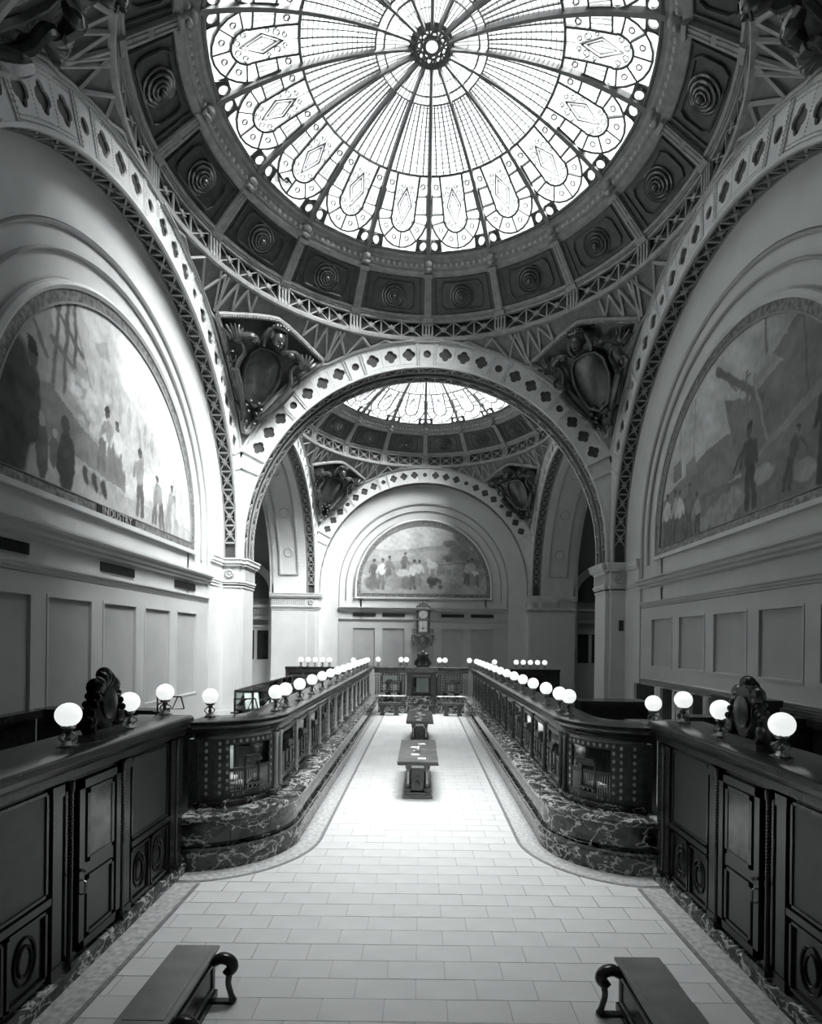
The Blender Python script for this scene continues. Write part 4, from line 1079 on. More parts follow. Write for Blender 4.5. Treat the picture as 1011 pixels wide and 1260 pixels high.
def outer_counter(sx, label):
    root = thing('panelled_counter', label, 'counter')
    def fn(s_, d, z): return (CO + sx * (3.62 + d), 8.5 - s_, z)
    LN = 7.0
    p = MB(fn); p.prof([(-.04, 0), (-.04, .15), (0, .18), (.2, .18), (.2, 0)], 0, LN); p.build('marble_base', 'marble_l', root)
    p = MB(fn); p.box(0, LN, .03, .12, .18, 2.2); p.build('counter_body', 'wood', root)
    p = MB(fn); p.prof([(.03, 2.1), (.0, 2.12), (.0, 2.2), (-.05, 2.24), (-.07, 2.3), (-.12, 2.32), (-.12, 2.38), (-.08, 2.41), (.72, 2.41), (.72, 2.3), (.12, 2.2)], -.02, LN); p.build('counter_cornice', 'wood', root, True)
    p = MB(fn); p.box(0, LN, .60, .66, .0, 2.35); p.build('back_panel', 'wood', root)
    y = lambda Y: 8.5 - Y
    def frame(mb, s0, s1, z0, z1, t=.03, d=.0):
        for a, b, c, e in ((s0, s0 + t, z0, z1), (s1 - t, s1, z0, z1), (s0, s1, z0, z0 + t), (s0, s1, z1 - t, z1)): mb.box(a, b, d, d + .04, c, e)
    for Y1, Y0 in ((7.95, 6.95), (5.4, 4.3), (3.9, 2.9)):
        f = MB(fn); s0, s1 = y(Y1), y(Y0); f.box(s0, s1, .015, .03, 1.05, 2.06); pn = f.build('upper_panel', 'leather', root)
        f = MB(fn); frame(f, s0, s1, 1.05, 2.08); f.box(s0 - .02, s1 + .02, -.02, .03, .96, 1.03); frame(f, s0, (s0 + s1) / 2 - .02, .25, .92); frame(f, (s0 + s1) / 2 + .02, s1, .25, .92)
        f.build('panel_moulding', 'wood', pn)
        f = MB(fn)
        for c in ((s0 * .75 + s1 * .25), (s0 * .25 + s1 * .75)):
            f = MB(fn)
            for q in (.17, .11): f.tube([(c + q * .8 * cos(t), .02, .58 + q * 1.3 * sin(t)) for t in np.linspace(0, 2 * PI, 17)], .012, 5)
            f.build('oval_carving', 'wood', pn)
    for Y in (8.3, 8.08, 6.82, 5.52, 4.1):
        f = MB(fn); f.box(y(Y) - .07, y(Y) + .07, -.01, .03, .18, 2.1); f.box(y(Y) - .09, y(Y) + .09, -.02, .03, .18, .3); f.box(y(Y) - .09, y(Y) + .09, -.02, .03, 1.98, 2.1); f.build('flat_pilaster', 'wood', root)
    for Y in (8.19, 6.71, 5.72):
        x_, y_, z_ = fn(y(Y), -.01, .2)
        c = MB(); c.lathe([(.04, 0), (.04, .06), (.026, .1), (.026, .9), (.034, .93), (.026, .96), (.026, 1.78), (.04, 1.82), (.04, 1.9)], 10); c.box(-.06, .06, -.06, .06, -.01, .05)
        cc = c.build('turned_column', 'wood', root, True); cc.location = (x_, y_, z_)
        # spiral reeding
        t = MB(); t.tube([(.027 * cos(q * 1.4), .027 * sin(q * 1.4), 1.0 + q * .008) for q in range(96)], .005, 4); t.build('spiral_reed', 'brassdark', cc)
    # door with glazed panel
    f = MB(fn); s0, s1 = y(6.66), y(5.86)
    frame(f, s0, s1, .25, 2.06, .09, -.02); frame(f, s0 + .14, s1 - .14, 1.15, 1.95, .05, -.02); frame(f, s0 + .14, s1 - .14, .35, 1.0, .04, -.02); f.box(s0 + .09, s1 - .09, -.0, .03, .3, 2.0)
    d_ = f.build('counter_gate', 'wood', root)
    f = MB(fn); f.box(s0 + .19, s1 - .19, -.012, -.004, 1.2, 1.9); f.build('gate_glass', 'glassy', d_)
    f = MB(fn); a, b = s1 - .11, s1 - .05; f.ball((s1 - .05, -.05, 1.1), .025, 8, 6); f.tube([(s1 - .05, -.02, 1.0), (s1 - .05, -.06, .98), (s1 - .05, -.06, .86), (s1 - .05, -.02, .84)], .01, 6); f.build('gate_handle', 'brass', d_)
    return root
M['glassy'] = mat('frosted gate glass', .07, .15, var=.5, scale=5)
outer_counter(-1, 'dark mahogany panelled counter with glazed gate on the left, nearest the camera')
outer_counter(1, 'dark mahogany panelled counter with glazed gate on the right, nearest the camera')

# end counter across the hall
root = thing('end_counter', 'marble and bronze counter closing the far end of the public space', 'counter')
efn = lambda s_, d, z: (CO + s_, 27.4 + d, z)
p = MB(efn)
for a, b in ((-2.13, -.72), (.72, 2.13)):
    p = MB(efn); p.prof([(0, 0), (0, .28), (.02, .34), (.10, .34), (.10, 0)], a, b); p.build('marble_plinth', 'marble_l', root)
    p = MB(efn); p.prof([(.08, .34), (.06, .40), (.06, .76), (.3, .76), (.3, .34)], a, b); p.build('marble_slab', 'marble_l', root)
    p = MB(efn); p.prof([(.06, .74), (-.03, .79), (-.03, .84), (.0, .87), (.5, .87), (.5, .74)], a, b); p.build('marble_ledge', 'marble_l', root)
    w3 = (b - a - .1) / 1
    a, b = (a - .3, b) if a < 0 else (a, b + .3)
    screen(None, a + .35, b - .35, root, efn)
    for q in (a + .14, a + .26, b - .26, b - .14):
        c = MB(); c.lathe([(.06, 0), (.06, .05), (.04, .08), (.036, .9), (.055, .95), (.065, 1.0)], 8); cc = c.build('screen_column', 'brass', root, True); cc.location = efn(q, .42, .9)
p = MB(efn); p.box(-.72, .72, -.25, .3, 0, .16); p.box(-.68, .68, -.2, .3, .16, .78); p.box(-.75, .75, -.28, .5, .78, .88); p.build('marble_centre_block', 'marble', root)
for sx in (-1, 1):
    p = MB(efn); x = sorted((sx * .5, sx * .72)); p.box(x[0], x[1], -.1, .2, .88, 2.0); p.box(x[0] - .02, x[1] + .02, -.14, .2, 1.9, 2.02); p.build('screen_pilaster', 'brassdark', root)
p = MB(efn); p.box(-.5, .5, .1, .16, .88, 1.05); p.box(-.5, .5, .1, .16, 1.75, 1.97); p.box(-.5, -.42, .1, .16, 1.05, 1.75); p.box(.42, .5, .1, .16, 1.05, 1.75); p.build('screen_frame', 'brassdark', root)
p = MB(efn); p.box(-.42, .42, .12, .126, 1.05, 1.75); p.build('glass_pane', 'glass', root)
p = MB(efn)
for k in range(10): p.lathe([(0, -.02), (.025, -.015), (.03, 0)], 8, (-.4 + .09 * k, .09, 1.86), 'y')
x = p.build('roundel_row', 'disc', root); x['kind'] = 'stuff'
p = MB(efn); p.prof([(.42, 1.96), (.40, 2.06), (.37, 2.12), (.31, 2.15), (.24, 2.21), (.24, 2.26), (.28, 2.28), (.95, 2.28), (.95, 2.20), (.56, 1.96)], -2.37, 2.37); p.box(-.8, .8, -.2, .4, 2.02, 2.27); p.build('counter_cornice', 'woodtop', root)
for sx, nm in ((-1, 'left'), (1, 'right')):
    root = thing('side_partition', 'low dark panelled office partition running to the %s aisle behind the teller counter' % nm, 'partition')
    o = MB(); x = sorted((sx * 2.75, sx * 6.9)); o.box(x[0], x[1], 27.8, 27.95, 0, 2.1); o.build('partition_body', 'wood' if sx > 0 else 'woodtop', root)
    o = MB(); o.box(x[0], x[1], 27.7, 28.2, 2.1, 2.22); o.build('partition_cap', 'wood', root)
    for k in range(5):
        a = sorted((sx * (2.95 + k * .78), sx * (3.6 + k * .78))); o = MB(); o.box(a[0], a[1], 27.76, 27.8, 1.55, 1.95); o.box(a[0], a[1], 27.76, 27.8, .3, 1.4); o.build('partition_panel', 'wood', root)

# ================================================================== LAMPS
def make_lamp():
    r = thing('globe_lamp', 'x', 'lamp')
    b = MB(); b.lathe([(.0, 0), (.085, 0), (.085, .02), (.06, .035), (.045, .06), (.03, .07), (.0, .07)], 14); b.box(-.08, .08, -.08, .08, 0, .012); b.build('base', 'brass', r, True)
    s_ = MB(); s_.lathe([(.02, .06), (.035, .09), (.02, .12), (.028, .15), (.045, .17), (.02, .19)], 12)
    for k in range(3):
        a = k * 2 * PI / 3 + .5
        s_.tube([((.05 + .045 * sin(t)) * cos(a), (.05 + .045 * sin(t)) * sin(a), .06 + .13 * t / 4.6) for t in np.linspace(0, 4.6, 8)], .010, 5)
    s_.build('scroll_stem', 'brass', r, True)
    g = MB(); g.lathe([(.02, .18), (.065, .20), (.07, .225), (.055, .235), (.03, .215)], 14)
    for k in range(8): a = k * PI / 4; g.ball((.068 * cos(a), .068 * sin(a), .225), .013, 5, 4)
    g.build('gallery', 'brass', r, True)
    q = MB(); q.ball((0, 0, .345), .130, 24, 16); q.build('globe', 'globe', r, True)
    return r
lamp0 = make_lamp(); nl = 0
ORD = ['first', 'second', 'third', 'fourth', 'fifth', 'sixth', 'seventh', 'eighth', 'ninth', 'tenth', 'eleventh', 'twelfth', 'thirteenth', 'fourteenth']
def lamp(x, y, z, label, group):
    global nl
    nl += 1
    if nl == 1: r = lamp0; r.location = (x, y, z); r['label'] = label; r['group'] = group
    else: r = dup(lamp0, (x, y, z), random.uniform(0, 6), label, group)
for sx, nm, ys in ((-1, 'left', [10.15, 10.75] + [12.0 + 1.35 * k for k in range(12)]), (1, 'right', [10.0, 10.55] + [11.7 + 1.35 * k for k in range(12)])):
    for i, Y in enumerate(ys): lamp(CO + sx * (2.64 + (.03 if i == 0 else 0)), Y, 2.28, '%s globe lamp from the curved end on the %s long teller counter' % (ORD[i], nm), 'globe lamps on the %s teller counter' % nm)
lamp(-4.02, 8.55, 2.41, 'globe lamp at the far end of the left mahogany counter, beside the curve', 'globe lamps on the left mahogany counter')
lamp(-3.60, 9.28, 2.28, 'globe lamp alone on the curve of the left teller counter', 'globe lamps on the left teller counter')
lamp(3.72, 9.0, 2.28, 'globe lamp alone on the curve of the right teller counter', 'globe lamps on the right teller counter')
lamp(3.90, 8.35, 2.41, 'globe lamp at the far end of the right mahogany counter, beside the curve', 'globe lamps on the right mahogany counter')
lamp(-3.86, 5.96, 2.41, 'large white globe lamp on the near side of the left carved crest', 'globe lamps on the left mahogany counter')
lamp(-3.86, 7.2, 2.41, 'white globe lamp on the far side of the left carved crest', 'globe lamps on the left mahogany counter')
lamp(3.80, 7.12, 2.41, 'white globe lamp on the far side of the right carved crest', 'globe lamps on the right mahogany counter')
lamp(3.78, 5.88, 2.41, 'large white globe lamp on the near side of the right carved crest', 'globe lamps on the right mahogany counter')
for i, x in enumerate((-1.10, -.82, .84, 1.12)): lamp(x, 27.85, 2.28, '%s of the four globe lamps flanking the crest on the far end counter' % ORD[i], 'globe lamps on the end counter')
lamp(-2.25, 27.85, 2.28, 'single globe lamp near the left corner of the far end counter', 'globe lamps on the end counter'); lamp(2.35, 27.85, 2.28, 'single globe lamp near the right corner of the far end counter', 'globe lamps on the end counter')
lamp(-3.5, 27.9, 2.22, 'lone globe lamp on the left office partition, nearest the end counter', 'globe lamps on the side partitions'); lamp(3.62, 27.9, 2.22, 'lone globe lamp on the right office partition, nearest the end counter', 'globe lamps on the side partitions')
for sx, nm in ((-1, 'left'), (1, 'right')):
    for i in range(5): lamp(sx * (4.72 + .36 * i), 27.95 - .0 * i, 2.22, '%s globe lamp outwards in the cluster on the %s office partition' % (ORD[i], nm), 'globe lamps on the side partitions')

# ================================================================== CRESTS
def make_crest():
    r = thing('carved_crest', 'x', 'ornament')
    b = MB(); b.box(-.42, .42, -.10, .10, 0, .07); b.box(-.36, .36, -.08, .08, .07, .11); b.build('plinth', 'bronze', r)
    c = MB(); c.prism([(.24 * cos(t) * (1.0), .42 + .29 * sin(t)) for t in np.linspace(0, 2 * PI, 25)[:-1]], -.06, .06)
    c.tube([(.24 * cos(t), 0, .42 + .29 * sin(t)) for t in np.linspace(0, 2 * PI, 25)], .055, 8)
    for k in range(9):
        a = PI * (k + .5) / 9; c.tube([(.16 * cos(a), -.04, .42 + .2 * sin(a)), (.25 * cos(a), -.06, .42 + .31 * sin(a)), (.30 * cos(a), 0, .42 + .37 * sin(a))], [.03, .04, .03], 6)
    c.build('shell_hood', 'bronze', r, True)
    f = MB(); f.lathe([(.19, -.07), (.19, -.085), (.12, -.10), (0, -.10)], 20, (0, 0, .40), 'y'); f.lathe([(.19, .07), (.19, .085), (.12, .10), (0, .10)], 20, (0, 0, .40), 'y'); f.build('oval_boss', 'wood', r, True)
    v = MB()
    for s_ in (-1, 1):
        v.tube([(s_ * (.34 + (.13 - .018 * k) * cos(k * .7)), 0, .22 + (.13 - .018 * k) * sin(k * .7)) for k in range(7)], [.05, .05, .045, .04, .035, .03, .025], 8)
        v.tube([(s_ * .22, 0, .62), (s_ * .3, 0, .5), (s_ * .33, 0, .38), (s_ * .43, 0, .33), (s_ * .5, 0, .2), (s_ * .46, 0, .1)], [.03, .05, .05, .045, .04, .03], 8)
        for k in range(4): v.ball((s_ * (.28 + .06 * k), -.05, .5 - .09 * k), .045, 7, 5); v.ball((s_ * (.28 + .06 * k), .05, .5 - .09 * k), .045, 7, 5)
    v.ball((0, 0, .74), (.15, .08, .09), 10, 6)
    for s_ in (-1, 1): v.ball((s_ * .24, 0, .60), (.13, .08, .11), 8, 6); v.ball((s_ * .38, 0, .2), (.14, .09, .12), 8, 6); v.build('scroll_work', 'bronze', r, True)
    return r
cr0 = make_crest(); cr0.scale = (.80, 1, 1); cr0.location = (-3.86, 6.62, 2.41); cr0.rotation_euler = (0, 0, PI / 2); cr0['label'] = 'dark carved shell crest standing between two globe lamps on the left mahogany counter'
cr0['group'] = 'carved crests'
dup(cr0, (3.78, 6.5, 2.41), PI / 2, 'dark carved shell crest standing between two globe lamps on the right mahogany counter')
dup(cr0, (.0, 27.75, 2.28), 0, 'dark carved crest in the middle of the far end counter')

# ================================================================== CLOCK
ck = thing('wall_clock', 'tall ornate clock with pale dial hung on the end wall below the mural', 'clock', (0, D2 + CR + .56, 0))
o = MB(); o.box(-.30, .30, -.18, 0, 4.0, 5.35); o.box(-.36, .36, -.22, 0, 3.95, 4.06); o.box(-.36, .36, -.22, 0, 4.78, 4.86); o.box(-.38, .38, -.24, 0, 5.38, 5.48); o.prism([(-.36, 5.48), (.36, 5.48), (.3, 5.65), (.15, 5.78), (-.15, 5.78), (-.3, 5.65)], -.14, -.02); o.box(-.42, .42, -.14, -.02, 4.06, 5.4); o.build('case', 'clockgilt', ck)
o = MB(); o.lathe([(0, 0), (.24, 0), (.24, .02)], 28, (0, -.21, 5.13), 'y'); d_ = o.build('dial', 'paper', ck)
o = MB()
for k in range(12): a = k * PI / 6; o.tube([(.18 * cos(a), -.215, 5.13 + .18 * sin(a)), (.22 * cos(a), -.215, 5.13 + .22 * sin(a))], .010, 4)
o.build('hour_marks', 'vent', d_)
o = MB(); o.tube([(0, -.22, 5.13), (.10, -.22, 5.24)], .012, 4); o.build('hour_hand', 'vent', d_); o = MB(); o.tube([(0, -.225, 5.13), (-.08, -.225, 4.96)], .010, 4); o.build('minute_hand', 'vent', d_)
o = MB(); o.box(-.23, .23, -.20, -.185, 4.12, 4.74); o.build('pendulum_door', 'paper', ck)
o = MB(); o.tube([(0, -.21, 4.7), (0, -.21, 4.35)], .01, 5); o.lathe([(0, -.02), (.07, -.01), (.07, .01)], 14, (0, -.205, 4.32), 'y'); o.build('pendulum', 'brass', ck)
o = MB()
for s_ in (-1, 1):
    o.tube([(s_ * .33, -.12, 4.86), (s_ * .33, -.12, 5.38)], .05, 8); o.tube([(s_ * .33, -.12, 4.06), (s_ * .33, -.12, 4.78)], .04, 8)
    o.ball((s_ * .36, -.12, 5.56), .07, 8, 6)
    o.build('side_column', 'bronze', ck, True); o = MB()
o = MB(); o.tube([(.34 * cos(t), -.12, 5.48 + .3 * sin(t)) for t in np.linspace(0, PI, 13)], .06, 8); o.ball((0, -.12, 5.84), .09, 10, 7)
for k in range(5): a = PI * (k + .5) / 5; o.ball((.2 * cos(a), -.14, 5.5 + .17 * sin(a)), .06, 7, 5)
o.build('crown', 'clockgilt', ck, True)
o = MB()
for s_ in (-1, 1):
    o.tube([(s_ * .1, -.15, 3.92), (s_ * .3, -.2, 3.85), (s_ * .5, -.2, 3.95), (s_ * .62, -.15, 3.8), (s_ * .55, -.15, 3.6), (s_ * .42, -.15, 3.6), (s_ * .42, -.15, 3.72)], [.05, .06, .07, .07, .06, .05, .04], 8)
    o.tube([(s_ * .5, -.12, 3.6), (s_ * .5, -.12, 3.35)], [.06, .02], 8); o.ball((s_ * .5, -.12, 3.32), .04, 6, 5); o.tube([(s_ * .3, -.12, 3.85), (s_ * .2, -.12, 3.5), (0, -.12, 3.3)], [.05, .06, .05], 8)
o.ball((0, -.14, 3.65), (.16, .1, .22), 12, 8); o.tube([(0, -.1, 3.4), (0, -.1, 3.15)], [.06, .01], 8); o.build('scroll_bracket', 'clockgilt', ck, True)

# ================================================================== WRITING TABLES
def table(label, x, Y):
    r = thing('writing_table', label, 'table', (x, Y, 0), 0, 'writing tables down the middle of the hall')
    L = 2.75
    t = MB(); t.box(-.46, .46, 0, L, .83, .88); t.box(-.43, .43, .03, L - .03, .79, .83); t.build('table_top', 'woodtop', r)
    t = MB()
    for k in range(18): a = -.44 + .052 * k; t.box(a, a + .03, -.0 + .005, .03, .795, .828)
    for k in range(50):
        b = .05 + k * .054
        for s_ in (-1, 1): t.box(*sorted((s_ * .43, s_ * .455)), b, b + .03, .795, .828)
    q = t.build('dentil_edge', 'woodtop', r); q['kind'] = 'stuff'
    t = MB(); t.box(-.34, .34, .18, L - .18, 0, .08); t.box(-.30, .30, .22, L - .22, .08, .13); t.build('plinth', 'benchtop', r)
    t = MB(); t.box(-.15, .15, .36, L - .36, .13, .79); t.build('pedestal', 'bronze', r)
    t = MB(); t.box(-.28, .28, .22, L - .22, .68, .79); t.build('apron', 'tableleg', r)
    t = MB(); t.box(-.14, .14, .205, .22, .70, .765); t.build('name_plate', 'paper', r)
    for s_ in (-1, 1):
        for yy in (.27, L * .36, L * .64, L - .27):
            c = MB(); c.lathe([(.0, .13), (.05, .13), (.08, .17), (.085, .20), (.07, .25), (.04, .27), (.04, .6), (.055, .64), (.055, .68)], 12); cc = c.build('leg', 'tableleg', r, True); cc.location = (s_ * .215, yy, 0)
            c = MB(); c.box(-.014, .014, -.055, -.03, .33, .6); c.build('brass_inlay', 'disc', cc)
    t = MB(); t.prism([(-.1, .14), (.1, .14), (.13, .3), (.08, .42), (0, .5), (-.08, .42), (-.13, .3)], .32, .36); t.ball((0, .31, .3), (.05, .02, .1), 8, 6); t.build('leaf_carving', 'bronze', r)
    return r
def table_set(r, x, Y, nm):
    rs = random.Random(int(Y * 10))
    i = thing('ink_stand', 'brass and glass inkstand in the middle of the %s writing table' % nm, 'inkstand', (x, Y + 1.3, .88), 0, 'inkstands')
    o = MB(); o.box(-.08, .08, -.2, .2, 0, .02); o.build('tray', 'brass', i)
    for s_ in (-1, 1): o = MB(); o.lathe([(0, 0), (.035, 0), (.035, .045), (.02, .06), (0, .06)], 10, (0, s_ * .12, .02)); o.build('inkwell', 'paper', i, True)
    for k in range(5):
        px_, py_ = rs.uniform(-.1, .1), .35 + k * .45; a = rs.uniform(-.5, .5)
        o = MB(); pts = [(px_ + .1 * cos(t + a) * 1.3, Y + py_ + .1 * sin(t + a), 0) for t in (PI / 4, 3 * PI / 4, 5 * PI / 4, 7 * PI / 4)]
        o.add([(x + p[0], p[1], .8805) for p in pts] + [(x + p[0], p[1], .884) for p in pts], [(0, 1, 2, 3), (4, 5, 6, 7), (0, 1, 5, 4), (1, 2, 6, 5), (2, 3, 7, 6), (3, 0, 4, 7)])
        p_ = o.build('paper_slip', 'paper'); p_['label'] = '%s white paper slip from the near end of the %s writing table' % (ORD[k], nm); p_['category'] = 'paper'; p_['group'] = 'paper slips on the writing tables'
TA = table('writing table nearest the camera, with turned legs on a stone plinth', -.12, 12.4); table_set(TA, -.12, 12.4, 'near')
TBt = table('writing table farther off, its base hidden by the nearer table', -.10, 18.6); table_set(TBt, -.10, 18.6, 'far')

# ================================================================== BENCHES
def bench(label, x, y, rz, L, sx):
    r = thing('hall_bench', label, 'bench', (x, y, 0), rz, 'foreground hall benches')
    o = MB(); o.box(-.22, .22, 0, L, .47, .50); o.build('bench_top', 'benchtop', r)
    o = MB(); o.box(-.17, .17, .05, L - .05, .50, .506); o.build('top_inlay', 'benchtop', r)
    o = MB(); o.box(-.19, .19, .04, L - .04, .06, .47); o.box(-.21, .21, .02, L - .02, 0, .07); o.build('bench_body', 'wood', r)
    o = MB()
    for s_ in (-1, 1):
        for a, b, c, d in ((.1, L - .1, .36, .39), (.1, L - .1, .12, .15), (.1, .13, .12, .39), (L - .13, L - .1, .12, .39)): o.box(*sorted((s_ * .19, s_ * .205)), a, b, c, d)
    o.build('side_moulding', 'woodtop', r)
    for yy in (L - .12, .12):
        o = MB(); o.tube([(sx * .2, yy, .40), (sx * .28, yy, .44), (sx * .36, yy, .42), (sx * .40, yy, .36), (sx * .36, yy, .30), (sx * .31, yy, .33)], [.05, .055, .055, .05, .04, .03], 10); o.build('scroll_arm', 'wood', r, True)
        o = MB(); o.tube([(sx * .37, yy, .32), (sx * .35, yy, .2), (sx * .38, yy, .08), (sx * .40, yy, .02)], [.035, .028, .028, .04], 8); o.box(*sorted((sx * .2, sx * .4)), yy - .03, yy + .03, .0, .03); o.build('leg', 'wood', r, True)
    return r
bench('dark panelled hall bench with stone top at the foot of the left counter', -2.28, 4.42, 0, 1.16, 1)
bench('dark panelled hall bench with stone top at the foot of the right counter', 2.1, 4.32, 0, 1.14, -1)
def far_bench(label, x0, x1):
    r = thing('marble_bench', label, 'bench', ((x0 + x1) / 2, 26.6, 0), 0, 'benches before the end counter'); w_ = (x1 - x0) / 2
    o = MB(); o.box(-w_, w_, -.2, .22, .55, .62); o.box(-w_ + .05, w_ - .05, -.16, .18, .50, .55); o.build('seat', 'woodtop', r)
    for s_ in (-1, 1):
        o = MB(); c = s_ * (w_ - .2); o.prism([(c - .1, 0), (c + .1, 0), (c + .12, .06), (c + .06, .14), (c + .09, .3), (c + .13, .44), (c + .1, .5), (c - .1, .5), (c - .13, .44), (c - .09, .3), (c - .06, .14), (c - .12, .06)], -.14, .16); o.build('scrolled_support', 'bronze', r)
far_bench('marble bench with scrolled supports before the end counter, left of the middle', -2.12, -1.05)
far_bench('marble bench with scrolled supports before the end counter, right of the middle', .95, 2.0)

# ================================================================== OFFICE SIDE, BEHIND THE COUNTERS
for sx, nm in ((-1, 'left'), (1, 'right')):
    r = thing('cross_partition', 'dark wooden partition running from the %s mahogany counter end to the side wall' % nm, 'partition')
    o = MB(); x = sorted((sx * 4.42, sx * 6.52)); o.box(x[0], x[1], 9.3, 9.4, 0, 2.25); o.build('partition_body', 'wood', r)
    o = MB(); o.box(x[0], x[1], 9.22, 9.6, 2.25, 2.38); o.build('partition_cap', 'wood', r)
    for k in range(3):
        a = sorted((sx * (4.45 + k * .7), sx * (5.05 + k * .7))); o = MB(); o.box(a[0], a[1], 9.26, 9.3, 1.2, 2.1); o.build('partition_panel', 'leather', r)
for sx, nm in ((-1, 'left'), (1, 'right')):
    r = thing('office_partition', 'dark wooden partition standing along the foot of the %s wall behind the mahogany counter' % nm, 'partition')
    o = MB(); x = sorted((sx * 6.40, sx * 6.5)); o.box(x[0], x[1], 2.0, 9.1, 0, 2.25); o.build('partition_body', 'wood', r)
    o = MB(); x = sorted((sx * 6.32, sx * 6.54)); o.box(x[0], x[1], 2.0, 9.15, 2.25, 2.38); o.build('partition_cap', 'wood', r)
# glazed cage by the near left pier
r = thing('glazed_cage', 'glass and bronze cage full of papers beside the near left pier', 'enclosure')
o = MB(); X0, X1, Y0, Y1, Z0, Z1 = -4.5, -3.66, 13.2, 19.0, 1.0, 2.35
for x in (X0, X1):
    for y in (Y0, Y0 + 1.45, Y0 + 2.9, Y0 + 4.35, Y1): o.box(x - .02, x + .02, y - .02, y + .02, 0, Z1)
    for z in (Z0, 1.9, Z1): o.box(x - .02, x + .02, Y0, Y1, z - .02, z + .02)
for y in (Y0, Y1):
    for z in (Z0, 1.9, Z1): o.box(X0, X1, y - .02, y + .02, z - .02, z + .02)
    o.box(-4.10, -4.06, y - .02, y + .02, 0, Z1)
o.build('cage_frame', 'brassdark', r)
for a, b in ((X0, -4.08), (-4.08, X1)): o = MB(); o.box(a + .02, b - .02, Y0 - .003, Y0 + .003, Z0, Z1); o.build('glass_pane', 'glass', r)
for k in range(4): o = MB(); o.box(X0 - .003, X0 + .003, Y0 + .02 + k * 1.45, Y0 + 1.43 + k * 1.45, Z0, Z1); o.build('glass_pane', 'glass', r)
o = MB(); o.box(X0, X1, Y0, Y0 + .03, 0, 1.0); o.box(X0, X0 + .03, Y0, Y1, 0, 1.0); o.build('lower_panel', 'woodtop', r)
def desk(x, y, w_, d, label, rz=0, h=1.05, mt='wood'):
    r = thing('office_desk', label, 'desk', (x, y, 0), rz)
    o = MB(); o.box(-w_ / 2, w_ / 2, -d / 2, d / 2, h - .05, h); o.build('desk_top', 'woodtop', r)
    for s_ in (-1, 1):
        o = MB(); o.box(*sorted((s_ * w_ / 2 * .96, s_ * w_ / 2 * .4)), -d / 2 * .9, d / 2 * .9, .05, h - .05); p = o.build('pedestal', mt, r)
        for k in range(3): o = MB(); z = .12 + k * (h - .2) / 3; o.box(*sorted((s_ * w_ / 2 * .9, s_ * w_ / 2 * .46)), -d / 2 * .9 - .02, -d / 2 * .9, z, z + (h - .3) / 3); o.ball((s_ * w_ / 2 * .68, -d / 2 * .9 - .035, z + .12), .02, 6, 4); o.build('drawer', 'wood', p)
    return r
desk(-4.08, 14.0, .7, 1.0, 'dark desk inside the glazed cage', h=1.84)
desk(0, 29.2, 1.6, .8, 'desk-shaped dark backing added behind the middle of the end counter, seen through its opening', h=1.7)  # desk put in as dark backing to darken the opening
for k, x_ in enumerate((-1.5, 1.5)): desk(x_, 29.3, .9, .8, 'desk-shaped dark backing added behind the %s bronze screen of the end counter' % ('left' if x_ < 0 else 'right'), h=1.45)  # added likewise to darken the view through the side screens
desk(-5.2, 11.2, 1.4, .8, 'office desk by the left wall behind the teller counter', h=1.9)
desk(5.2, 12.0, 1.4, .8, 'office desk by the right wall behind the teller counter', h=1.9)
desk(-5.0, 22.5, 1.6, .9, 'desk standing under the far dome in the left aisle office')
desk(5.0, 22.5, 1.6, .9, 'desk standing under the far dome in the right aisle office')
def ledger(x, y, z, ry, rz, label, s_=1.):
    r = thing('ledger_book', label, 'book', (x, y, z), rz, 'ledgers'); r.rotation_euler = (ry, 0, rz)
    o = MB(); o.box(-.17 * s_, .17 * s_, -.02, .02, 0, .42 * s_); o.build('cover', 'disc', r); o = MB(); o.box(-.16 * s_, .165 * s_, -.015, .015, .01, .41 * s_ + .005); o.build('page_block', 'paper', r)
ledger(-4.24, 13.72, 1.86, -.5, .5, 'pale ledger leaning inside the glazed cage, nearer the pier'); ledger(-3.9, 13.8, 1.86, -.9, -.6, 'pale ledger leaning inside the glazed cage, nearer the teller counter')
for k in range(6):
    Y_ = 11.9 + k * 1.35; r = thing('letter_tray', '%s letter tray from the curve, on the shelf behind the left teller screens' % ORD[k], 'tray', (-3.35, Y_, 1.98), .1 * (k % 3), 'letter trays')
    o = MB(); o.box(-.16, .16, -.2, .2, 0, .015); o.box(-.16, -.145, -.2, .2, .015, .09); o.box(.145, .16, -.2, .2, .015, .09); o.box(-.145, .145, .185, .2, .015, .09); o.build('tray', 'brass', r)
    o = MB(); o.box(-.12, .12, -.17, .15, .016, .06 + .02 * (k % 2)); o.build('papers', 'paper', r)
r = thing('back_shelf', 'long narrow shelf on brackets behind the left teller screens', 'shelf'); o = MB(); o.box(-3.6, -3.14, 11.4, 19.4, 1.93, 1.97); o.build('shelf_board', 'woodtop', r)
for k in range(5): o = MB(); o.box(-3.39, -3.33, 11.5 + k * 1.9, 11.56 + k * 1.9, 0, 1.93); o.build('shelf_post', 'wood', r)
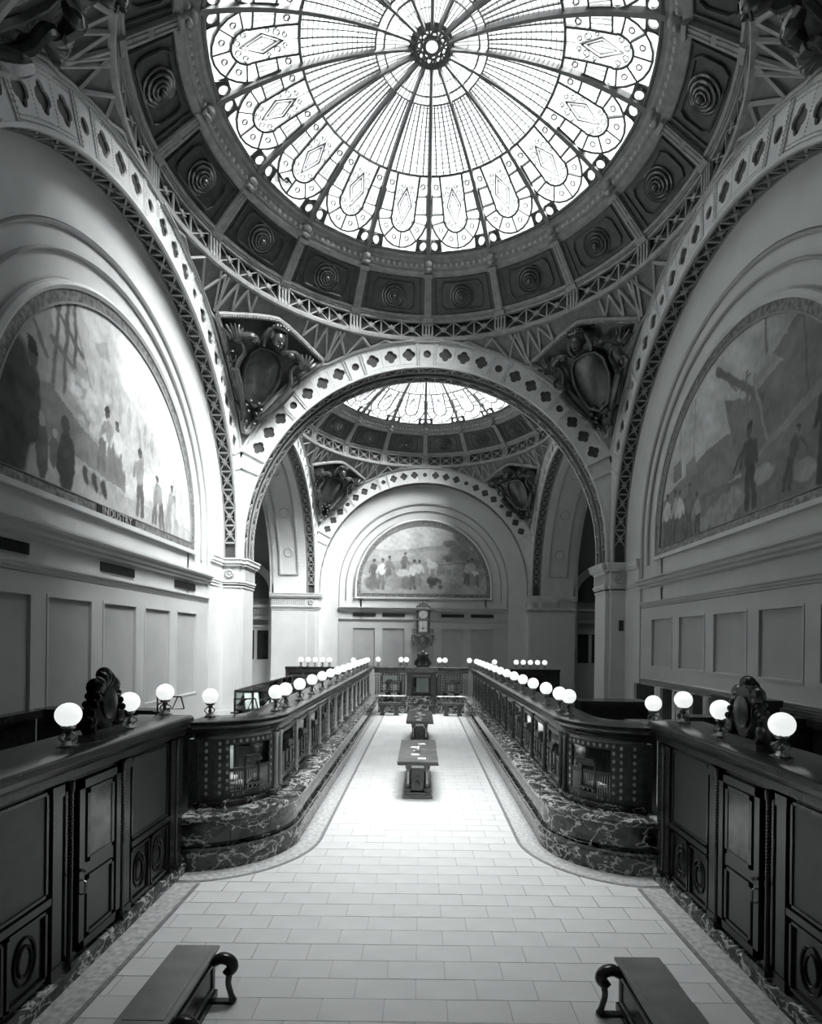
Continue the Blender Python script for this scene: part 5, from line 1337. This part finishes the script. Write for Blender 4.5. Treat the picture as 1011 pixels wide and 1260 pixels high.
# papers and books behind the curved screens
for i, (x, y, a) in enumerate(((-3.5, 10.0, .3), (-3.2, 9.68, -.2), (-3.02, 10.2, .3), (3.08, 9.9, .2), (3.5, 9.65, .3))):
    o = MB(); s_, c_ = sin(a), cos(a); pts = [(x + c_ * u - s_ * v_, y + s_ * u + c_ * v_) for u, v_ in ((-.12, -.16), (.12, -.16), (.12, .16), (-.12, .16))]
    o.add([(p[0], p[1], 1.041) for p in pts] + [(p[0], p[1], 1.09) for p in pts], [(0, 1, 2, 3), (4, 5, 6, 7), (0, 1, 5, 4), (1, 2, 6, 5), (2, 3, 7, 6), (3, 0, 4, 7)])
    q = o.build('paper_stack', 'paper'); q['label'] = '%s paper stack on the worktop behind the curved screen of the %s teller counter' % (ORD[i if i < 3 else i - 3], 'left' if x < 0 else 'right'); q['category'] = 'paper'; q['group'] = 'paper stacks'
for sx, x, y in ((-1, -3.1, 9.95), (1, 3.05, 10.0)):
    pass
# desk fixtures standing behind the curve (bracketed reading stands)
for i, (x, y, lb) in enumerate(((-4.35, 9.0, 'iron bracket stand on the left partition beside the curved counter'), (-3.35, 9.75, 'iron bracket stand just behind the curve of the left teller counter'))):
    r = thing('bracket_stand', lb, 'stand', (x, y, 2.38 if i == 0 else 2.28), .3); o = MB()
    o.lathe([(.0, 0), (.07, 0), (.07, .02), (.015, .03), (.015, .26), (0, .28)], 10); o.build('post', 'bronze', r, True)
    o = MB(); o.tube([(0, 0, .25), (.35, 0, .25)], .012, 5); o.tube([(.0, 0, .12), (.12, 0, .2), (.22, 0, .25)], .01, 5); o.tube([(.35, 0, .25), (.4, 0, .05)], .012, 5); o.tube([(.3, 0, .25), (.22, 0, .05), (.4, 0, .05)], .01, 5); o.build('arm', 'bronze', r)
# screens and pilasters under the right wall's chair rail
r = thing('wall_screen', 'row of small panelled pilasters and dark doors under the right wall chair rail', 'panelling')
for k, (Y, w_, m) in enumerate(((17.0, .3, 'plaster'), (15.2, .35, 'plaster'), (14.2, .18, 'wallpaint'), (13.95, .18, 'wallpaint'), (13.7, .18, 'wallpaint'), (13.45, .18, 'wallpaint'), (12.6, .25, 'panelpaint'))):
    o = MB(); o.box(6.42, 6.56, Y - w_ / 2, Y + w_ / 2, 0.0, 2.4); p = o.build('panelled_pilaster', m, r)
    o = MB()
    for z in (1.0, 1.5, 2.0): o.box(6.405, 6.42, Y - w_ * .28, Y + w_ * .28, z, z + .35)
    o.build('raised_field', m, p)
o = MB(); o.box(6.5, 6.56, 7.3, 17.3, 0, 2.38); o.build('dark_doors', 'wood', r)
r = thing('tall_cabinet', 'dark cabinet beyond the right carved crest against the shaded wall', 'cabinet', (6.0, 10.3, 0))
o = MB(); o.box(-.3, .3, -.5, .5, 0, 2.5); o.build('cabinet_body', 'wood', r); o = MB(); o.box(-.36, .32, -.56, .56, 2.5, 2.62); o.build('cabinet_top', 'wood', r)
for s_ in (-1, 1): o = MB(); o.box(-.33, -.3, *sorted((s_ * .03, s_ * .46)), .2, 2.4); d_ = o.build('door', 'leather', r); o = MB(); o.ball((-.35, s_ * .08, 1.3), .025, 6, 5); o.build('knob', 'brass', d_)
r = thing('low_cabinet', 'low dark cabinet behind the right teller counter below the pier', 'cabinet', (4.6, 13.6, 0))
o = MB(); o.box(-.8, .8, -.3, .3, 0, 2.1); o.build('cabinet_body', 'wood', r); o = MB(); o.box(-.85, .85, -.35, .35, 2.1, 2.2); o.build('cabinet_top', 'wood', r)
